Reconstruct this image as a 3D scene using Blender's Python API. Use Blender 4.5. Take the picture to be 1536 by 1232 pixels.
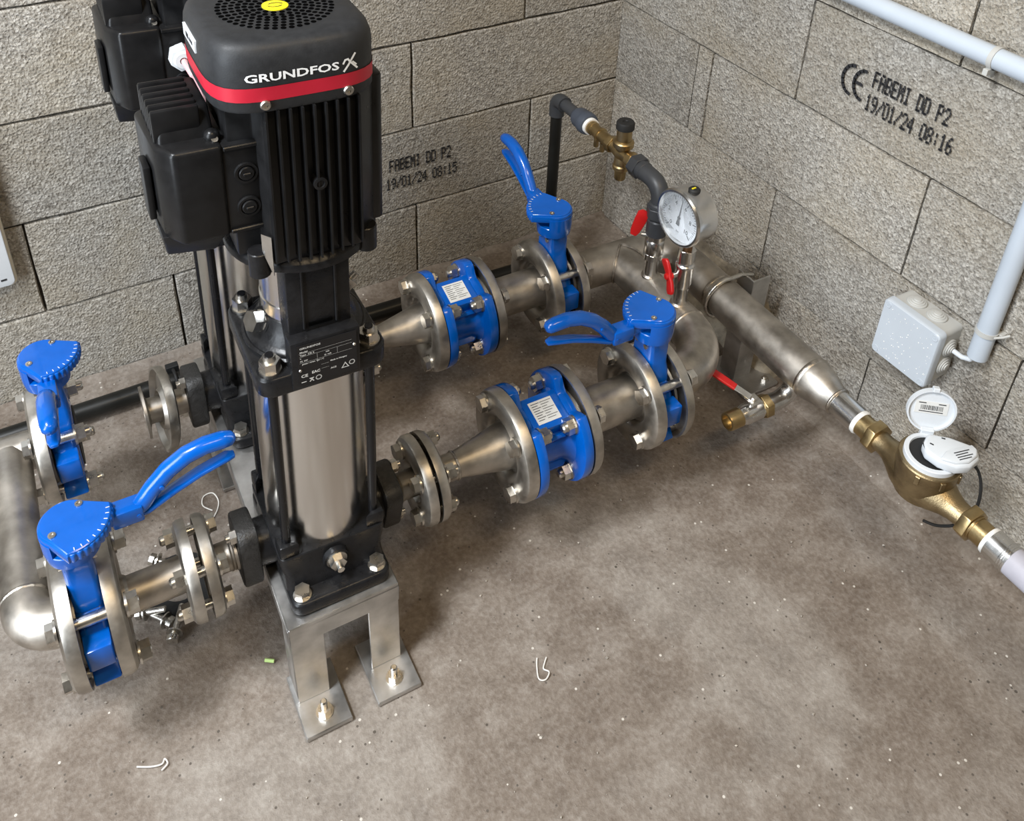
import bpy, bmesh, math, random
from mathutils import Matrix, Vector, Euler
random.seed(7)
sc = bpy.context.scene
C = sc.collection
PI = math.pi
for o in list(bpy.data.objects): bpy.data.objects.remove(o)

# ------------------------------------------------------------------ camera
cam_d = bpy.data.cameras.new('camera'); cam = bpy.data.objects.new('camera', cam_d); C.objects.link(cam)
CR = ((0.862071, 0.230321, -0.451426), (-0.505537, 0.453348, -0.734103), (0.035574, 0.861062, 0.507254))
cam.matrix_world = Matrix.Translation((-1.26658, -1.60057, 1.40522)) @ Matrix(CR).to_4x4()
cam_d.sensor_fit = 'HORIZONTAL'; cam_d.sensor_width = 36.0
cam_d.lens = 1420.0 / 1536.0 * 36.0
cam_d.shift_x = 0.0; cam_d.shift_y = -(616.0 - 208.0) / 1536.0
cam_d.clip_start = 0.02
sc.camera = cam

# ------------------------------------------------------------------ light
w = bpy.data.worlds.new('world'); sc.world = w; w.use_nodes = True
bg = w.node_tree.nodes['Background']; bg.inputs[0].default_value = (1.0, 0.87, 0.70, 1); bg.inputs[1].default_value = 0.105
def area(name, loc, target, sx, sy, power, col):
    l = bpy.data.lights.new(name, 'AREA'); l.shape = 'RECTANGLE'; l.size = sx; l.size_y = sy
    l.energy = power; l.color = col
    o = bpy.data.objects.new(name, l); C.objects.link(o); o.location = loc
    o.rotation_euler = (Vector(target) - Vector(loc)).to_track_quat('-Z', 'Y').to_euler()
    return o
area('roof_light', (-2.20, -1.00, 2.70), (-0.45, -0.85, 0.3), 0.55, 0.45, 86, (0.93, 0.965, 1.0))
area('daylight_door', (-2.75, -1.35, 1.2), (-0.5, -1.05, 0.4), 0.8, 1.8, 56, (0.84, 0.92, 1.0))
area('warm_fill', (-0.8, -2.0, 2.7), (-0.8, -0.1, 0.3), 1.3, 0.2, 20, (1.0, 0.76, 0.46))  # unseen warm fill, added to tint the back wall brown
vs = sc.view_settings
vs.view_transform = 'Standard'; vs.look = 'None'; vs.gamma = 1.0; vs.use_curve_mapping = False; vs.exposure = 0.05

# ------------------------------------------------------------------ materials
def nt(name):
    m = bpy.data.materials.new(name); m.use_nodes = True
    return m, m.node_tree, m.node_tree.nodes['Principled BSDF']
def noise(t, vec, scale, detail=4, rough=0.55, dist=0.0):
    n = t.nodes.new('ShaderNodeTexNoise'); n.inputs['Scale'].default_value = scale; n.inputs['Detail'].default_value = detail
    n.inputs['Roughness'].default_value = rough; n.inputs['Distortion'].default_value = dist
    t.links.new(vec, n.inputs['Vector']); return n.outputs['Fac']
def ramp(t, fac, stops):
    r = t.nodes.new('ShaderNodeValToRGB'); e = r.color_ramp.elements
    while len(e) < len(stops): e.new(0.5)
    for k, (p, c) in enumerate(stops):
        e[k].position = p; e[k].color = (*c, 1) if len(c) == 3 else c
    t.links.new(fac, r.inputs['Fac']); return r.outputs['Color']
def mix(t, fac, a, b, mode='MIX'):
    n = t.nodes.new('ShaderNodeMix'); n.data_type = 'RGBA'; n.blend_type = mode
    for s, x in ((0, fac), (6, a), (7, b)):
        if hasattr(x, 'is_linked'): t.links.new(x, n.inputs[s])
        elif isinstance(x, (int, float)): n.inputs[s].default_value = x
        else: n.inputs[s].default_value = (*x, 1)
    return n.outputs[2]
def bump(t, b, h, strength, dist, prev=None):
    n = t.nodes.new('ShaderNodeBump'); n.inputs['Strength'].default_value = strength; n.inputs['Distance'].default_value = dist
    t.links.new(h, n.inputs['Height'])
    if prev: t.links.new(prev, n.inputs['Normal'])
    t.links.new(n.outputs[0], b.inputs['Normal']); return n.outputs[0]
def objco(t, scale=None):
    c = t.nodes.new('ShaderNodeTexCoord'); v = c.outputs['Object']
    if scale:
        mp = t.nodes.new('ShaderNodeMapping'); mp.inputs['Scale'].default_value = scale
        t.links.new(v, mp.inputs['Vector']); v = mp.outputs[0]
    return v
def plain(name, col, rough=0.5, metal=0.0, var=0.12, vscale=30, bmp=0.0, bscale=300, coat=0.0, stretch=None, spec=0.4):
    m, t, b = nt(name)
    v = objco(t, stretch)
    f = noise(t, v, vscale, 5)
    lo = tuple(max(0, c * (1 - var)) for c in col); hi = tuple(min(1, c * (1 + var)) for c in col)
    t.links.new(ramp(t, f, [(0.3, lo), (0.7, hi)]), b.inputs['Base Color'])
    r = t.nodes.new('ShaderNodeMapRange'); r.inputs[1].default_value = 0.3; r.inputs[2].default_value = 0.7
    r.inputs[3].default_value = max(0.02, rough * 0.82); r.inputs[4].default_value = min(1, rough * 1.18)
    t.links.new(f, r.inputs[0]); t.links.new(r.outputs[0], b.inputs['Roughness'])
    b.inputs['Metallic'].default_value = metal; b.inputs['Coat Weight'].default_value = coat
    b.inputs['Specular IOR Level'].default_value = spec
    if bmp: bump(t, b, noise(t, objco(t), bscale, 3), bmp, 0.001)
    return m

def block_material(name, dark, mid, light, bdist):
    m, t, b = nt(name)
    v = objco(t)
    oi = t.nodes.new('ShaderNodeObjectInfo')
    ad = t.nodes.new('ShaderNodeVectorMath'); ad.operation = 'ADD'
    mu = t.nodes.new('ShaderNodeMath'); mu.operation = 'MULTIPLY'; mu.inputs[1].default_value = 37.0
    t.links.new(oi.outputs['Random'], mu.inputs[0]); t.links.new(v, ad.inputs[0]); t.links.new(mu.outputs[0], ad.inputs[1])
    v2 = ad.outputs[0]
    g = noise(t, v2, 270, 3, 0.6)
    g2 = noise(t, v2, 70, 5, 0.65)
    big = noise(t, v2, 6, 3)
    vo = t.nodes.new('ShaderNodeTexVoronoi'); vo.inputs['Scale'].default_value = 190; vo.inputs['Randomness'].default_value = 1.0
    t.links.new(v2, vo.inputs['Vector'])
    sx = t.nodes.new('ShaderNodeSeparateColor'); t.links.new(vo.outputs['Color'], sx.inputs[0])
    c = ramp(t, g, [(0.34, dark), (0.50, mid), (0.66, light)])
    c = mix(t, 0.5, c, ramp(t, sx.outputs[0], [(0.0, dark), (0.5, mid), (1.0, light)]))
    c = mix(t, ramp(t, g2, [(0.30, (0.7, 0.7, 0.7)), (0.42, (0, 0, 0))]), c, dark)
    c = mix(t, ramp(t, big, [(0.40, (0, 0, 0)), (0.72, (0.5, 0.5, 0.5))]), c, (mid[0] * 1.02, mid[1] * 0.92, mid[2] * 0.74))
    hsv = t.nodes.new('ShaderNodeHueSaturation')
    mr = t.nodes.new('ShaderNodeMapRange'); mr.inputs[3].default_value = 0.86; mr.inputs[4].default_value = 1.12
    t.links.new(oi.outputs['Random'], mr.inputs[0]); t.links.new(mr.outputs[0], hsv.inputs['Value']); t.links.new(c, hsv.inputs['Color'])
    t.links.new(hsv.outputs[0], b.inputs['Base Color'])
    b.inputs['Roughness'].default_value = 0.95; b.inputs['Specular IOR Level'].default_value = 0.15
    p = bump(t, b, g, 0.9, bdist * .8); p = bump(t, b, g2, 0.8, bdist * 1.7, p); bump(t, b, vo.outputs['Distance'], 0.5, bdist, p)
    return m

M = {}
M['block'] = block_material('cast concrete block', (0.175, 0.158, 0.135), (0.36, 0.335, 0.295), (0.60, 0.57, 0.52), 0.0042)
M['mortar'] = plain('mortar joint', (0.07, 0.06, 0.05), 0.95, var=0.4, vscale=70, bmp=0.8, bscale=160)
def floor_material():
    m, t, b = nt('trowelled concrete floor'); v = objco(t)
    big = noise(t, v, 2.4, 5, 0.6, 0.5); med = noise(t, v, 14, 9, 0.66, 0.2); fine = noise(t, v, 130, 4, 0.6)
    c = ramp(t, big, [(0.38, (0.143, 0.106, 0.080)), (0.50, (0.197, 0.159, 0.127)), (0.62, (0.311, 0.278, 0.242))])
    c = mix(t, 0.5, c, ramp(t, med, [(0.36, (0.113, 0.087, 0.067)), (0.50, (0.202, 0.166, 0.134)), (0.64, (0.344, 0.307, 0.267))]))
    c = mix(t, 0.22, c, ramp(t, fine, [(0.34, (0.084, 0.066, 0.053)), (0.50, (0.235, 0.199, 0.168)), (0.66, (0.403, 0.373, 0.336))]))
    def specks(scale, size, share, col, prev):
        vo = t.nodes.new('ShaderNodeTexVoronoi'); vo.inputs['Scale'].default_value = scale; t.links.new(v, vo.inputs['Vector'])
        sep = t.nodes.new('ShaderNodeSeparateColor'); t.links.new(vo.outputs['Color'], sep.inputs[0])
        lt = t.nodes.new('ShaderNodeMath'); lt.operation = 'LESS_THAN'; lt.inputs[1].default_value = size; t.links.new(vo.outputs['Distance'], lt.inputs[0])
        gt = t.nodes.new('ShaderNodeMath'); gt.operation = 'LESS_THAN'; gt.inputs[1].default_value = share; t.links.new(sep.outputs[0], gt.inputs[0])
        mu = t.nodes.new('ShaderNodeMath'); mu.operation = 'MULTIPLY'; t.links.new(lt.outputs[0], mu.inputs[0]); t.links.new(gt.outputs[0], mu.inputs[1])
        return mix(t, mu.outputs[0], prev, col)
    c = specks(85, 0.17, 0.05, (0.56, 0.52, 0.46), c)
    c = specks(120, 0.22, 0.08, (0.11, 0.092, 0.076), c)
    c = specks(42, 0.10, 0.05, (0.09, 0.075, 0.06), c)
    t.links.new(c, b.inputs['Base Color'])
    t.links.new(ramp(t, med, [(0.3, (0.62, 0.62, 0.62)), (0.7, (0.9, 0.9, 0.9))]), b.inputs['Roughness'])
    b.inputs['Specular IOR Level'].default_value = 0.3
    p = bump(t, b, med, 0.55, 0.007); p = bump(t, b, fine, 0.5, 0.003, p)
    return m
M['floor'] = floor_material()
M['cement'] = plain('smoothed cement fillet', (0.33, 0.305, 0.28), 0.85, var=0.3, vscale=18, bmp=0.7, bscale=90)
M['rubble'] = plain('broken mortar rubble', (0.30, 0.265, 0.21), 0.95, var=0.45, vscale=38, bmp=1.0, bscale=110)
M['steel'] = plain('pickled stainless pipe', (0.43, 0.395, 0.35), 0.45, 1.0, var=0.34, vscale=22, bmp=0.12, bscale=140)
M['flange_steel'] = plain('pressed stainless flange', (0.46, 0.43, 0.385), 0.42, 1.0, var=0.30, vscale=28, bmp=0.10, bscale=160)
M['weld'] = plain('weld bead', (0.44, 0.40, 0.35), 0.36, 1.0, var=0.3, vscale=120, bmp=0.5, bscale=400)
M['polished'] = plain('polished stainless sleeve', (0.70, 0.685, 0.665), 0.22, 1.0, var=0.10, vscale=14, stretch=(1, 1, 0.12))
M['nipple'] = plain('bright turned steel', (0.66, 0.65, 0.63), 0.24, 1.0, var=0.1, vscale=40)
M['bolt'] = plain('zinc plated bolt steel', (0.60, 0.575, 0.53), 0.30, 1.0, var=0.2, vscale=60)
M['galv'] = plain('galvanised plate', (0.50, 0.49, 0.475), 0.42, 1.0, var=0.25, vscale=24, bmp=0.1, bscale=120)
M['cast_black'] = plain('black coated cast iron', (0.010, 0.010, 0.0108), 0.30, var=0.25, vscale=80, bmp=0.25, bscale=260, spec=0.26)
M['cast_rough'] = plain('rough black cast flange', (0.022, 0.021, 0.020), 0.45, var=0.3, vscale=120, bmp=0.9, bscale=330)
M['motor_black'] = plain('black motor enamel', (0.009, 0.009, 0.0095), 0.33, var=0.2, vscale=50, bmp=0.06, bscale=300, spec=0.26)
M['plastic_black'] = plain('matt black fan cover plastic', (0.021, 0.022, 0.024), 0.50, var=0.12, vscale=90, bmp=0.12, bscale=600, spec=0.3)
M['hole_shade'] = plain('dark hole', (0.002, 0.002, 0.002), 0.9, var=0.0, spec=0.0)  # near-black colour painting the shade inside holes and slots
M['rod'] = plain('black stay rod', (0.007, 0.007, 0.008), 0.25, var=0.1, spec=0.3)
M['red_band'] = plain('red band', (0.42, 0.012, 0.03), 0.42, var=0.06)
M['white_print'] = plain('white print', (0.82, 0.84, 0.86), 0.45, var=0.02)
M['grey_print'] = plain('grey print', (0.62, 0.62, 0.60), 0.5, var=0.02)
M['black_print'] = plain('black ink', (0.018, 0.018, 0.02), 0.8, var=0.1, vscale=400)
M['yellow'] = plain('yellow sticker', (0.78, 0.66, 0.02), 0.4, var=0.04)
M['plate_black'] = plain('black data plate', (0.008, 0.008, 0.009), 0.35, var=0.05)
M['blue'] = plain('glossy blue epoxy', (0.0, 0.092, 0.44), 0.22, var=0.07, vscale=40, bmp=0.16, bscale=150, coat=0.35)
M['brass'] = plain('cast brass', (0.42, 0.31, 0.155), 0.36, 1.0, var=0.2, vscale=45, bmp=0.12, bscale=300)
M['bronze'] = plain('sand cast bronze body', (0.34, 0.262, 0.15), 0.44, 1.0, var=0.2, vscale=40, bmp=0.4, bscale=420)
M['red'] = plain('red vinyl', (0.50, 0.012, 0.012), 0.32, var=0.08)
M['pvc'] = plain('charcoal pvc', (0.040, 0.042, 0.046), 0.42, var=0.12)
M['pvc_coupling'] = plain('blue grey pvc coupling', (0.055, 0.065, 0.085), 0.42, var=0.1)
M['pe_black'] = plain('black polyethylene pipe', (0.009, 0.009, 0.008), 0.36, var=0.2)
M['tape'] = plain('white thread tape', (0.78, 0.77, 0.74), 0.7, var=0.06, bmp=0.4, bscale=500)
M['grey_plastic'] = plain('light grey plastic', (0.47, 0.51, 0.555), 0.38, var=0.03, vscale=12)
M['grommet'] = plain('soft grey rubber', (0.45, 0.45, 0.43), 0.55, var=0.04)
M['conduit'] = plain('grey pvc conduit', (0.45, 0.50, 0.56), 0.36, var=0.04, vscale=12)
M['pipe_grey'] = plain('grey lined pipe', (0.42, 0.41, 0.46), 0.5, var=0.08)
M['white_plastic'] = plain('white plastic', (0.62, 0.65, 0.68), 0.34, var=0.03)
M['cream'] = plain('cream edge', (0.74, 0.70, 0.60), 0.45, var=0.04)
M['dial'] = plain('gauge dial', (0.83, 0.86, 0.90), 0.5, var=0.01)
M['label'] = plain('printed paper label', (0.66, 0.66, 0.64), 0.5, var=0.05)
M['rubber'] = plain('black rubber', (0.014, 0.014, 0.014), 0.6, var=0.1)
M['cable_pink'] = plain('pale pink cable', (0.62, 0.36, 0.38), 0.5, var=0.03)
M['string'] = plain('white string', (0.72, 0.69, 0.64), 0.8, var=0.08)
M['green'] = plain('green plastic scrap', (0.45, 0.62, 0.22), 0.5, var=0.05)
M['rust'] = plain('brown thread sealant', (0.20, 0.10, 0.045), 0.5, 0.6, var=0.3)
M['grit'] = plain('loose grit', (0.36, 0.32, 0.27), 0.9, var=0.4, vscale=200)
mg, tg, bgl = nt('gauge glass'); bgl.inputs['Roughness'].default_value = 0.05; bgl.inputs['Alpha'].default_value = 0.10; bgl.inputs['Base Color'].default_value = (0.9, 0.95, 1, 1)
M['glass'] = mg

# ------------------------------------------------------------------ frames and object helpers
TH = math.radians(-2.0)
F = Matrix.Translation((-1.018, -0.702, 0)) @ Matrix.Rotation(TH, 4, 'Z')     # pipework frame (u, v, z): u along the back wall, v towards it
W = Matrix.Identity(4)
BASE = {}
def thing(name, label, cat, base=(0, 0, 0), frame=W, group=None, rot=None):
    o = bpy.data.objects.new(name, None); C.objects.link(o); o.empty_display_size = 0.05
    o.matrix_world = frame @ Matrix.Translation(base) @ (rot or Matrix.Identity(4))
    o['label'] = label; o['category'] = cat
    if group: o['group'] = group
    BASE[o.name] = Vector(base)
    return o
def root_of(o):
    while o.parent: o = o.parent
    return o
class MB:
    def __init__(s): s.v = []; s.f = []
    def add(s, vs, fs, m=None):
        n = len(s.v)
        s.v += [tuple(m @ Vector(p)) if m else tuple(p) for p in vs]
        s.f += [tuple(i + n for i in f) for f in fs]; return s
    def box(s, x0, x1, y0, y1, z0, z1, m=None):
        return s.add([(x0, y0, z0), (x1, y0, z0), (x1, y1, z0), (x0, y1, z0), (x0, y0, z1), (x1, y0, z1), (x1, y1, z1), (x0, y1, z1)],
                     [(3, 2, 1, 0), (4, 5, 6, 7), (0, 1, 5, 4), (1, 2, 6, 5), (2, 3, 7, 6), (3, 0, 4, 7)], m)
    def prism(s, pts, z0, z1, m=None):
        n = len(pts)
        return s.add([(x, y, z0) for x, y in pts] + [(x, y, z1) for x, y in pts],
                     [tuple(reversed(range(n))), tuple(range(n, 2 * n))] + [(i, (i + 1) % n, n + (i + 1) % n, n + i) for i in range(n)], m)
    def loft(s, rings, m=None, cap0=True, cap1=True):
        n = len(rings[0]); vs = [p for r in rings for p in r]; fs = []
        for k in range(len(rings) - 1):
            for i in range(n):
                j = (i + 1) % n; fs.append((k * n + i, k * n + j, (k + 1) * n + j, (k + 1) * n + i))
        if cap0: fs.append(tuple(reversed(range(n))))
        if cap1: fs.append(tuple(range((len(rings) - 1) * n, len(rings) * n)))
        return s.add(vs, fs, m)
    def lathe(s, prof, seg=32, m=None, loop=False):          # profile of (z, r)
        rings = [[(r * math.cos(2 * PI * i / seg), r * math.sin(2 * PI * i / seg), z) for i in range(seg)] for z, r in prof]
        if loop: rings.append(rings[0])
        return s.loft(rings, m, not loop, not loop)
    def tube(s, path, r, seg=12, m=None, caps=True):
        P = [Vector(p) for p in path]; n = len(P); R = r if isinstance(r, (list, tuple)) else [r] * n
        T = [(P[min(i + 1, n - 1)] - P[max(i - 1, 0)]).normalized() for i in range(n)]
        a = T[0].orthogonal().normalized(); rings = []
        for i in range(n):
            a = (a - T[i] * a.dot(T[i])).normalized(); b = T[i].cross(a)
            rings.append([P[i] + (a * math.cos(2 * PI * k / seg) + b * math.sin(2 * PI * k / seg)) * R[i] for k in range(seg)])
        return s.loft(rings, m, caps, caps)
    def sphere(s, c, r, m=None, nu=12, nv=8):
        pr = [(c[2] - r * math.cos(PI * (k + .02) / nv) if k < nv else c[2] + r, max(1e-5, r * math.sin(PI * k / nv))) for k in range(nv + 1)]
        return s.lathe([(z, q) for z, q in pr], nu, (m or Matrix.Identity(4)) @ Matrix.Translation((c[0], c[1], 0)))
    def mesh(s, name, mat, bevel=0, seg=2, off=Vector((0, 0, 0)), sharp=32):
        me = bpy.data.meshes.new(name)
        me.from_pydata([tuple(Vector(p) - off) for p in s.v], [], s.f)
        if bevel:
            bm = bmesh.new(); bm.from_mesh(me); bmesh.ops.remove_doubles(bm, verts=bm.verts, dist=1e-6)
            es = [e for e in bm.edges if len(e.link_faces) == 2 and e.calc_face_angle(0) > math.radians(35)]
            bmesh.ops.bevel(bm, geom=es, offset=bevel, segments=seg, affect='EDGES', clamp_overlap=True, profile=0.5)
            bm.to_mesh(me); bm.free()
        me.polygons.foreach_set('use_smooth', [True] * len(me.polygons))
        me.update(); me.set_sharp_from_angle(angle=math.radians(sharp)); me.materials.append(M[mat])
        return me
    def build(s, name, mat, parent=None, bevel=0, seg=2, label=None, kind=None, sharp=32):
        off = BASE.get(root_of(parent).name, Vector((0, 0, 0))) if parent else Vector((0, 0, 0))
        me = s.mesh(name, mat, bevel, seg, off, sharp)
        o = bpy.data.objects.new(name, me); C.objects.link(o)
        if parent: o.parent = parent
        if label: o['label'] = label
        if kind: o['kind'] = kind
        return o
def inst(me, name, parent, m, label=None):                  # m in the frame coordinates of the root thing
    o = bpy.data.objects.new(name, me); C.objects.link(o); o.parent = parent
    o.matrix_basis = Matrix.Translation(-BASE[root_of(parent).name]) @ m
    if label: o['label'] = label
    return o
def single(o, label, cat, group=None):
    o['label'] = label; o['category'] = cat
    if group: o['group'] = group
    return o
T = Matrix.Translation
def R(deg, ax): return Matrix.Rotation(math.radians(deg), 4, ax)
AU = R(90, 'Y')            # local z -> +u
AV = R(-90, 'X')           # local z -> +v
def axu(u, v, z): return T((u, v, z)) @ AU
def axv(u, v, z): return T((u, v, z)) @ AV
def hexpts(af, rot=0): return [(af / math.sqrt(3) * math.cos(PI / 3 * k + rot), af / math.sqrt(3) * math.sin(PI / 3 * k + rot)) for k in range(6)]
def arc(c, r, a0, a1, n, plane='uv'):
    out = []
    for k in range(n + 1):
        a = math.radians(a0 + (a1 - a0) * k / n); p, q = r * math.cos(a), r * math.sin(a)
        out.append({'uv': (c[0] + p, c[1] + q, c[2]), 'uz': (c[0] + p, c[1], c[2] + q), 'vz': (c[0], c[1] + p, c[2] + q)}[plane])
    return out
def spline(pts):
    P = [Vector(p) for p in pts]; out = []
    for i in range(len(P) - 1):
        for k in range(6):
            t_ = k / 6; p0 = P[max(i - 1, 0)]; p3 = P[min(i + 2, len(P) - 1)]
            out.append(0.5 * ((2 * P[i]) + (P[i + 1] - p0) * t_ + (2 * p0 - 5 * P[i] + 4 * P[i + 1] - p3) * t_ ** 2 + (3 * P[i] - p0 - 3 * P[i + 1] + p3) * t_ ** 3))
    return out + [P[-1]]
def text_mesh(s, size, align='LEFT', bold=0.0, sx=1.0):
    cu = bpy.data.curves.new('lettering', 'FONT'); cu.body = s; cu.size = size; cu.align_x = align; cu.align_y = 'CENTER'; cu.offset = bold; cu.resolution_u = 2; cu.fill_mode = 'FRONT'
    ob = bpy.data.objects.new('lettering', cu); C.objects.link(ob)
    me = bpy.data.meshes.new_from_object(ob)
    vs = [(v.co.x * sx, v.co.y, 0) for v in me.vertices]; fs = [tuple(p.vertices) for p in me.polygons]
    bpy.data.objects.remove(ob); bpy.data.curves.remove(cu); bpy.data.meshes.remove(me)
    return vs, fs
DOT = {'F': '1f10101e101010', 'A': '0e11111f111111', 'B': '1e11111e11111e', 'E': '1f10101e10101f', 'M': '111b1515111111', 'I': '0e04040404040e', 'D': '1e11111111111e',
       'P': '1e11111e101010', '2': '0e11010204081f', '1': '040c040404040e', '9': '0e11110f01020c', '/': '01010204081010', '0': '0e11111111110e', '4': '02060a121f0202',
       '8': '0e11110e11110e', ':': '00040400040400', '6': '0608101e11110e', '5': '1f101e0101110e', ' ': '00000000000000'}
def dot_text(mb, s, width, height, m):                       # ink-jet dot lettering in the local x-y plane, x to the right, y up, origin top left
    cw = width / len(s); dx = cw / 6.0; dy = height / 7.0
    for i, ch in enumerate(s):
        h = DOT[ch]
        for r_ in range(7):
            row = int(h[2 * r_:2 * r_ + 2], 16)
            for c_ in range(5):
                if row >> (4 - c_) & 1:
                    x = i * cw + c_ * dx + random.uniform(-.12, .12) * dx; y = -r_ * dy + random.uniform(-.1, .1) * dy
                    mb.add([(x, y - dy * .95, 0), (x + dx * 1.4, y - dy * .95, 0), (x + dx * 1.4, y, 0), (x, y, 0)], [(0, 1, 2, 3)], m)

# ------------------------------------------------------------------ setting: walls of single blocks, floor
def struct(o): o['kind'] = 'structure'; return o
Z0 = 0.1914; JT = 0.0040
courses = [(0.0, Z0), (Z0, Z0 + .2), (Z0 + .2, Z0 + .4), (Z0 + .4, Z0 + .6), (Z0 + .6, Z0 + .8), (Z0 + .8, Z0 + 1.0), (Z0 + 1.0, Z0 + 1.2)]
back_j = [[-.526, -1.059, -1.592], [-.235, -.7655, -1.292, -1.825], [-.531, -1.062, -1.595], [-.262, -.795, -1.326, -1.858], [-.528, -1.06, -1.59], [-.262, -.795, -1.326, -1.858], [-.528, -1.06, -1.59]]
right_j = [[-.305, -.835, -1.368, -1.90], [-.541, -1.079, -1.612], [-.268, -.313, -.843, -1.376, -1.91], [-.539, -1.072, -1.605], [-.306, -.836, -1.369, -1.90], [-.539, -1.072, -1.605], [-.306, -.836, -1.369, -1.90]]
XL, YL = -2.1, -2.2
def block_mesh(L, H, D, k):                                  # front face at -D/2 with chipped, slightly wavy edges
    rnd = random.Random(k); out = []
    def side(p, q, n):
        for i in range(n):
            f = i / n; j = 0 if i == 0 else 1
            out.append((p[0] + (q[0] - p[0]) * f + rnd.uniform(-.0011, .0011) * j, p[1] + (q[1] - p[1]) * f + rnd.uniform(-.0011, .0011) * j))
    nl = max(3, int(L / .045)); nh = 4
    c = [(-L / 2, -H / 2), (L / 2, -H / 2), (L / 2, H / 2), (-L / 2, H / 2)]
    side(c[0], c[1], nl); side(c[1], c[2], nh); side(c[2], c[3], nl); side(c[3], c[0], nh)
    rings = []
    for y, ins in ((D / 2, 0), (-D / 2 + .003, 0), (-D / 2, .0022)):
        r_ = []
        for x, z in out:
            e = ins * rnd.uniform(.4, 1.9) if ins else 0
            r_.append((x - math.copysign(min(e, abs(x)), x) if abs(abs(x) - L / 2) < .004 else x, y, z - math.copysign(e, z) if abs(abs(z) - H / 2) < .004 else z))
        rings.append(r_)
    b = MB(); b.loft(rings); me = b.mesh('block', 'block', sharp=20); return me
def wall(name, joints, length, axis):
    b = MB()
    if axis == 'x': b.box(length, 0.02, 0.014, 0.2, 0, Z0 + 1.2)
    else: b.box(0.014, 0.2, length, 0.2, 0, Z0 + 1.2)
    wl = struct(b.build(name, 'mortar')); k = 0
    for (z0, z1), js in zip(courses, joints):
        e = [0.02 if axis == 'x' else 0.0] + js + [length]
        for a, c in zip(e[:-1], e[1:]):
            k += 1; L = abs(c - a) - JT; H = z1 - z0 - JT; D = 0.06; pr = random.uniform(-.0018, .0018)
            me = block_mesh(L, H, D, k + (100 if axis == 'y' else 0))
            o = bpy.data.objects.new('block', me); C.objects.link(o); o.parent = wl
            mid = (a + c) / 2; zc = (z0 + z1) / 2
            if axis == 'x': o.location = (mid, D / 2 + pr, zc)
            else: o.location = (D / 2 + pr, mid, zc); o.rotation_euler = (0, 0, PI / 2)
    return wl
wall_back = wall('wall_back', back_j, XL, 'x')
wall_right = wall('wall_right', right_j, YL, 'y')
# floor: gently uneven grid
def floor_mesh():
    n = 90; vs = []; fs = []
    from mathutils import noise as N
    x0, x1, y0, y1 = -2.6, 0.03, -2.8, 0.03
    for j in range(n + 1):
        for i in range(n + 1):
            x = x0 + (x1 - x0) * i / n; y = y0 + (y1 - y0) * j / n
            vs.append((x, y, -0.0015 + 0.0022 * N.noise((x * 5, y * 5, 0)) ))
    for j in range(n):
        for i in range(n):
            a = j * (n + 1) + i; fs.append((a, a + 1, a + n + 2, a + n + 1))
    b = MB(); b.add(vs, fs); return b
floor = struct(floor_mesh().build('floor', 'floor'))
MB().box(-2.6, 0.03, -2.8, 0.03, -0.12, -0.02).build('slab_base', 'cement', floor)
# lumpy mortar along the wall feet
def lumps(name, path, wid, hgt, mat, seed, parent, amp=.5, taper=False):
    from mathutils import noise as N
    b = MB(); rings = []; n = 46
    ends = lambda q: min(1.0, 5 * min(q, 1 - q)) if taper else 1.0
    for k in range(n + 1):
        t = k / n * (len(path) - 1); i = min(int(t), len(path) - 2); p = Vector(path[i]).lerp(Vector(path[i + 1]), t - i)
        d = (Vector(path[i + 1]) - Vector(path[i])).normalized(); nrm = Vector((-d.y, d.x, 0))
        ring = []
        for q in range(9):
            a = q / 8
            h = hgt * ends(k / n) * (1 - a) ** 1.6 * (1 + amp * N.noise((p.x * 13 + a * 2 + seed, p.y * 13, a * 3))) + (0.004 * N.noise((p.x * 40 + seed, p.y * 40, a * 9)))
            ring.append(p + nrm * (a * wid * (1 + .35 * N.noise((p.x * 9, p.y * 9, seed)))) + Vector((0, 0, max(h, -.004))))
        rings.append(ring)
    m = len(rings[0]); vs = [v for r_ in rings for v in r_]
    fs = [(k * m + q, k * m + q + 1, (k + 1) * m + q + 1, (k + 1) * m + q) for k in range(n) for q in range(m - 1)]
    b.add(vs, fs); return b.build(name, mat, parent)
lumps('mortar_fillet', [(0.0, -2.1, -.006), (0.0, -0.70, -.006)], 0.07, 0.026, 'floor', 3, floor, amp=.25)
lumps('mortar_rubble', [(0.004, -0.66, -.006), (0.004, -0.26, -.006)], 0.070, 0.17, 'rubble', 9, floor, amp=.6, taper=True)
lumps('mortar_fillet', [(0.0, -0.002, -.005), (-2.0, -0.002, -.005)], 0.03, 0.013, 'floor', 5, floor, amp=.3)

# printed block markings
mk = MB(); mR = Matrix(((0, 0, -1, -0.0024), (-1, 0, 0, 0), (0, 1, 0, 0), (0, 0, 0, 1)))
dot_text(mk, 'FABEMI DD P2', .153, .031, mR @ T((.695, .7215, 0)) @ Matrix(((1, 0, 0, 0), (-.0, 1, 0, 0), (0, 0, 1, 0), (0, 0, 0, 1))))
dot_text(mk, '19/01/24 08:16', .176, .031, mR @ T((.690, .678, 0)))
def brush(mb, pts, wd, m):
    for (x0, y0), (x1, y1) in zip(pts[:-1], pts[1:]):
        d = Vector((x1 - x0, y1 - y0)); nn = Vector((-d.y, d.x)).normalized() * wd / 2; e = d.normalized() * .0008
        mb.add([(x0 + nn.x - e.x, y0 + nn.y - e.y, 0), (x0 - nn.x - e.x, y0 - nn.y - e.y, 0), (x1 - nn.x + e.x, y1 - nn.y + e.y, 0), (x1 + nn.x + e.x, y1 + nn.y + e.y, 0)], [(0, 1, 2, 3)], m)
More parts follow.
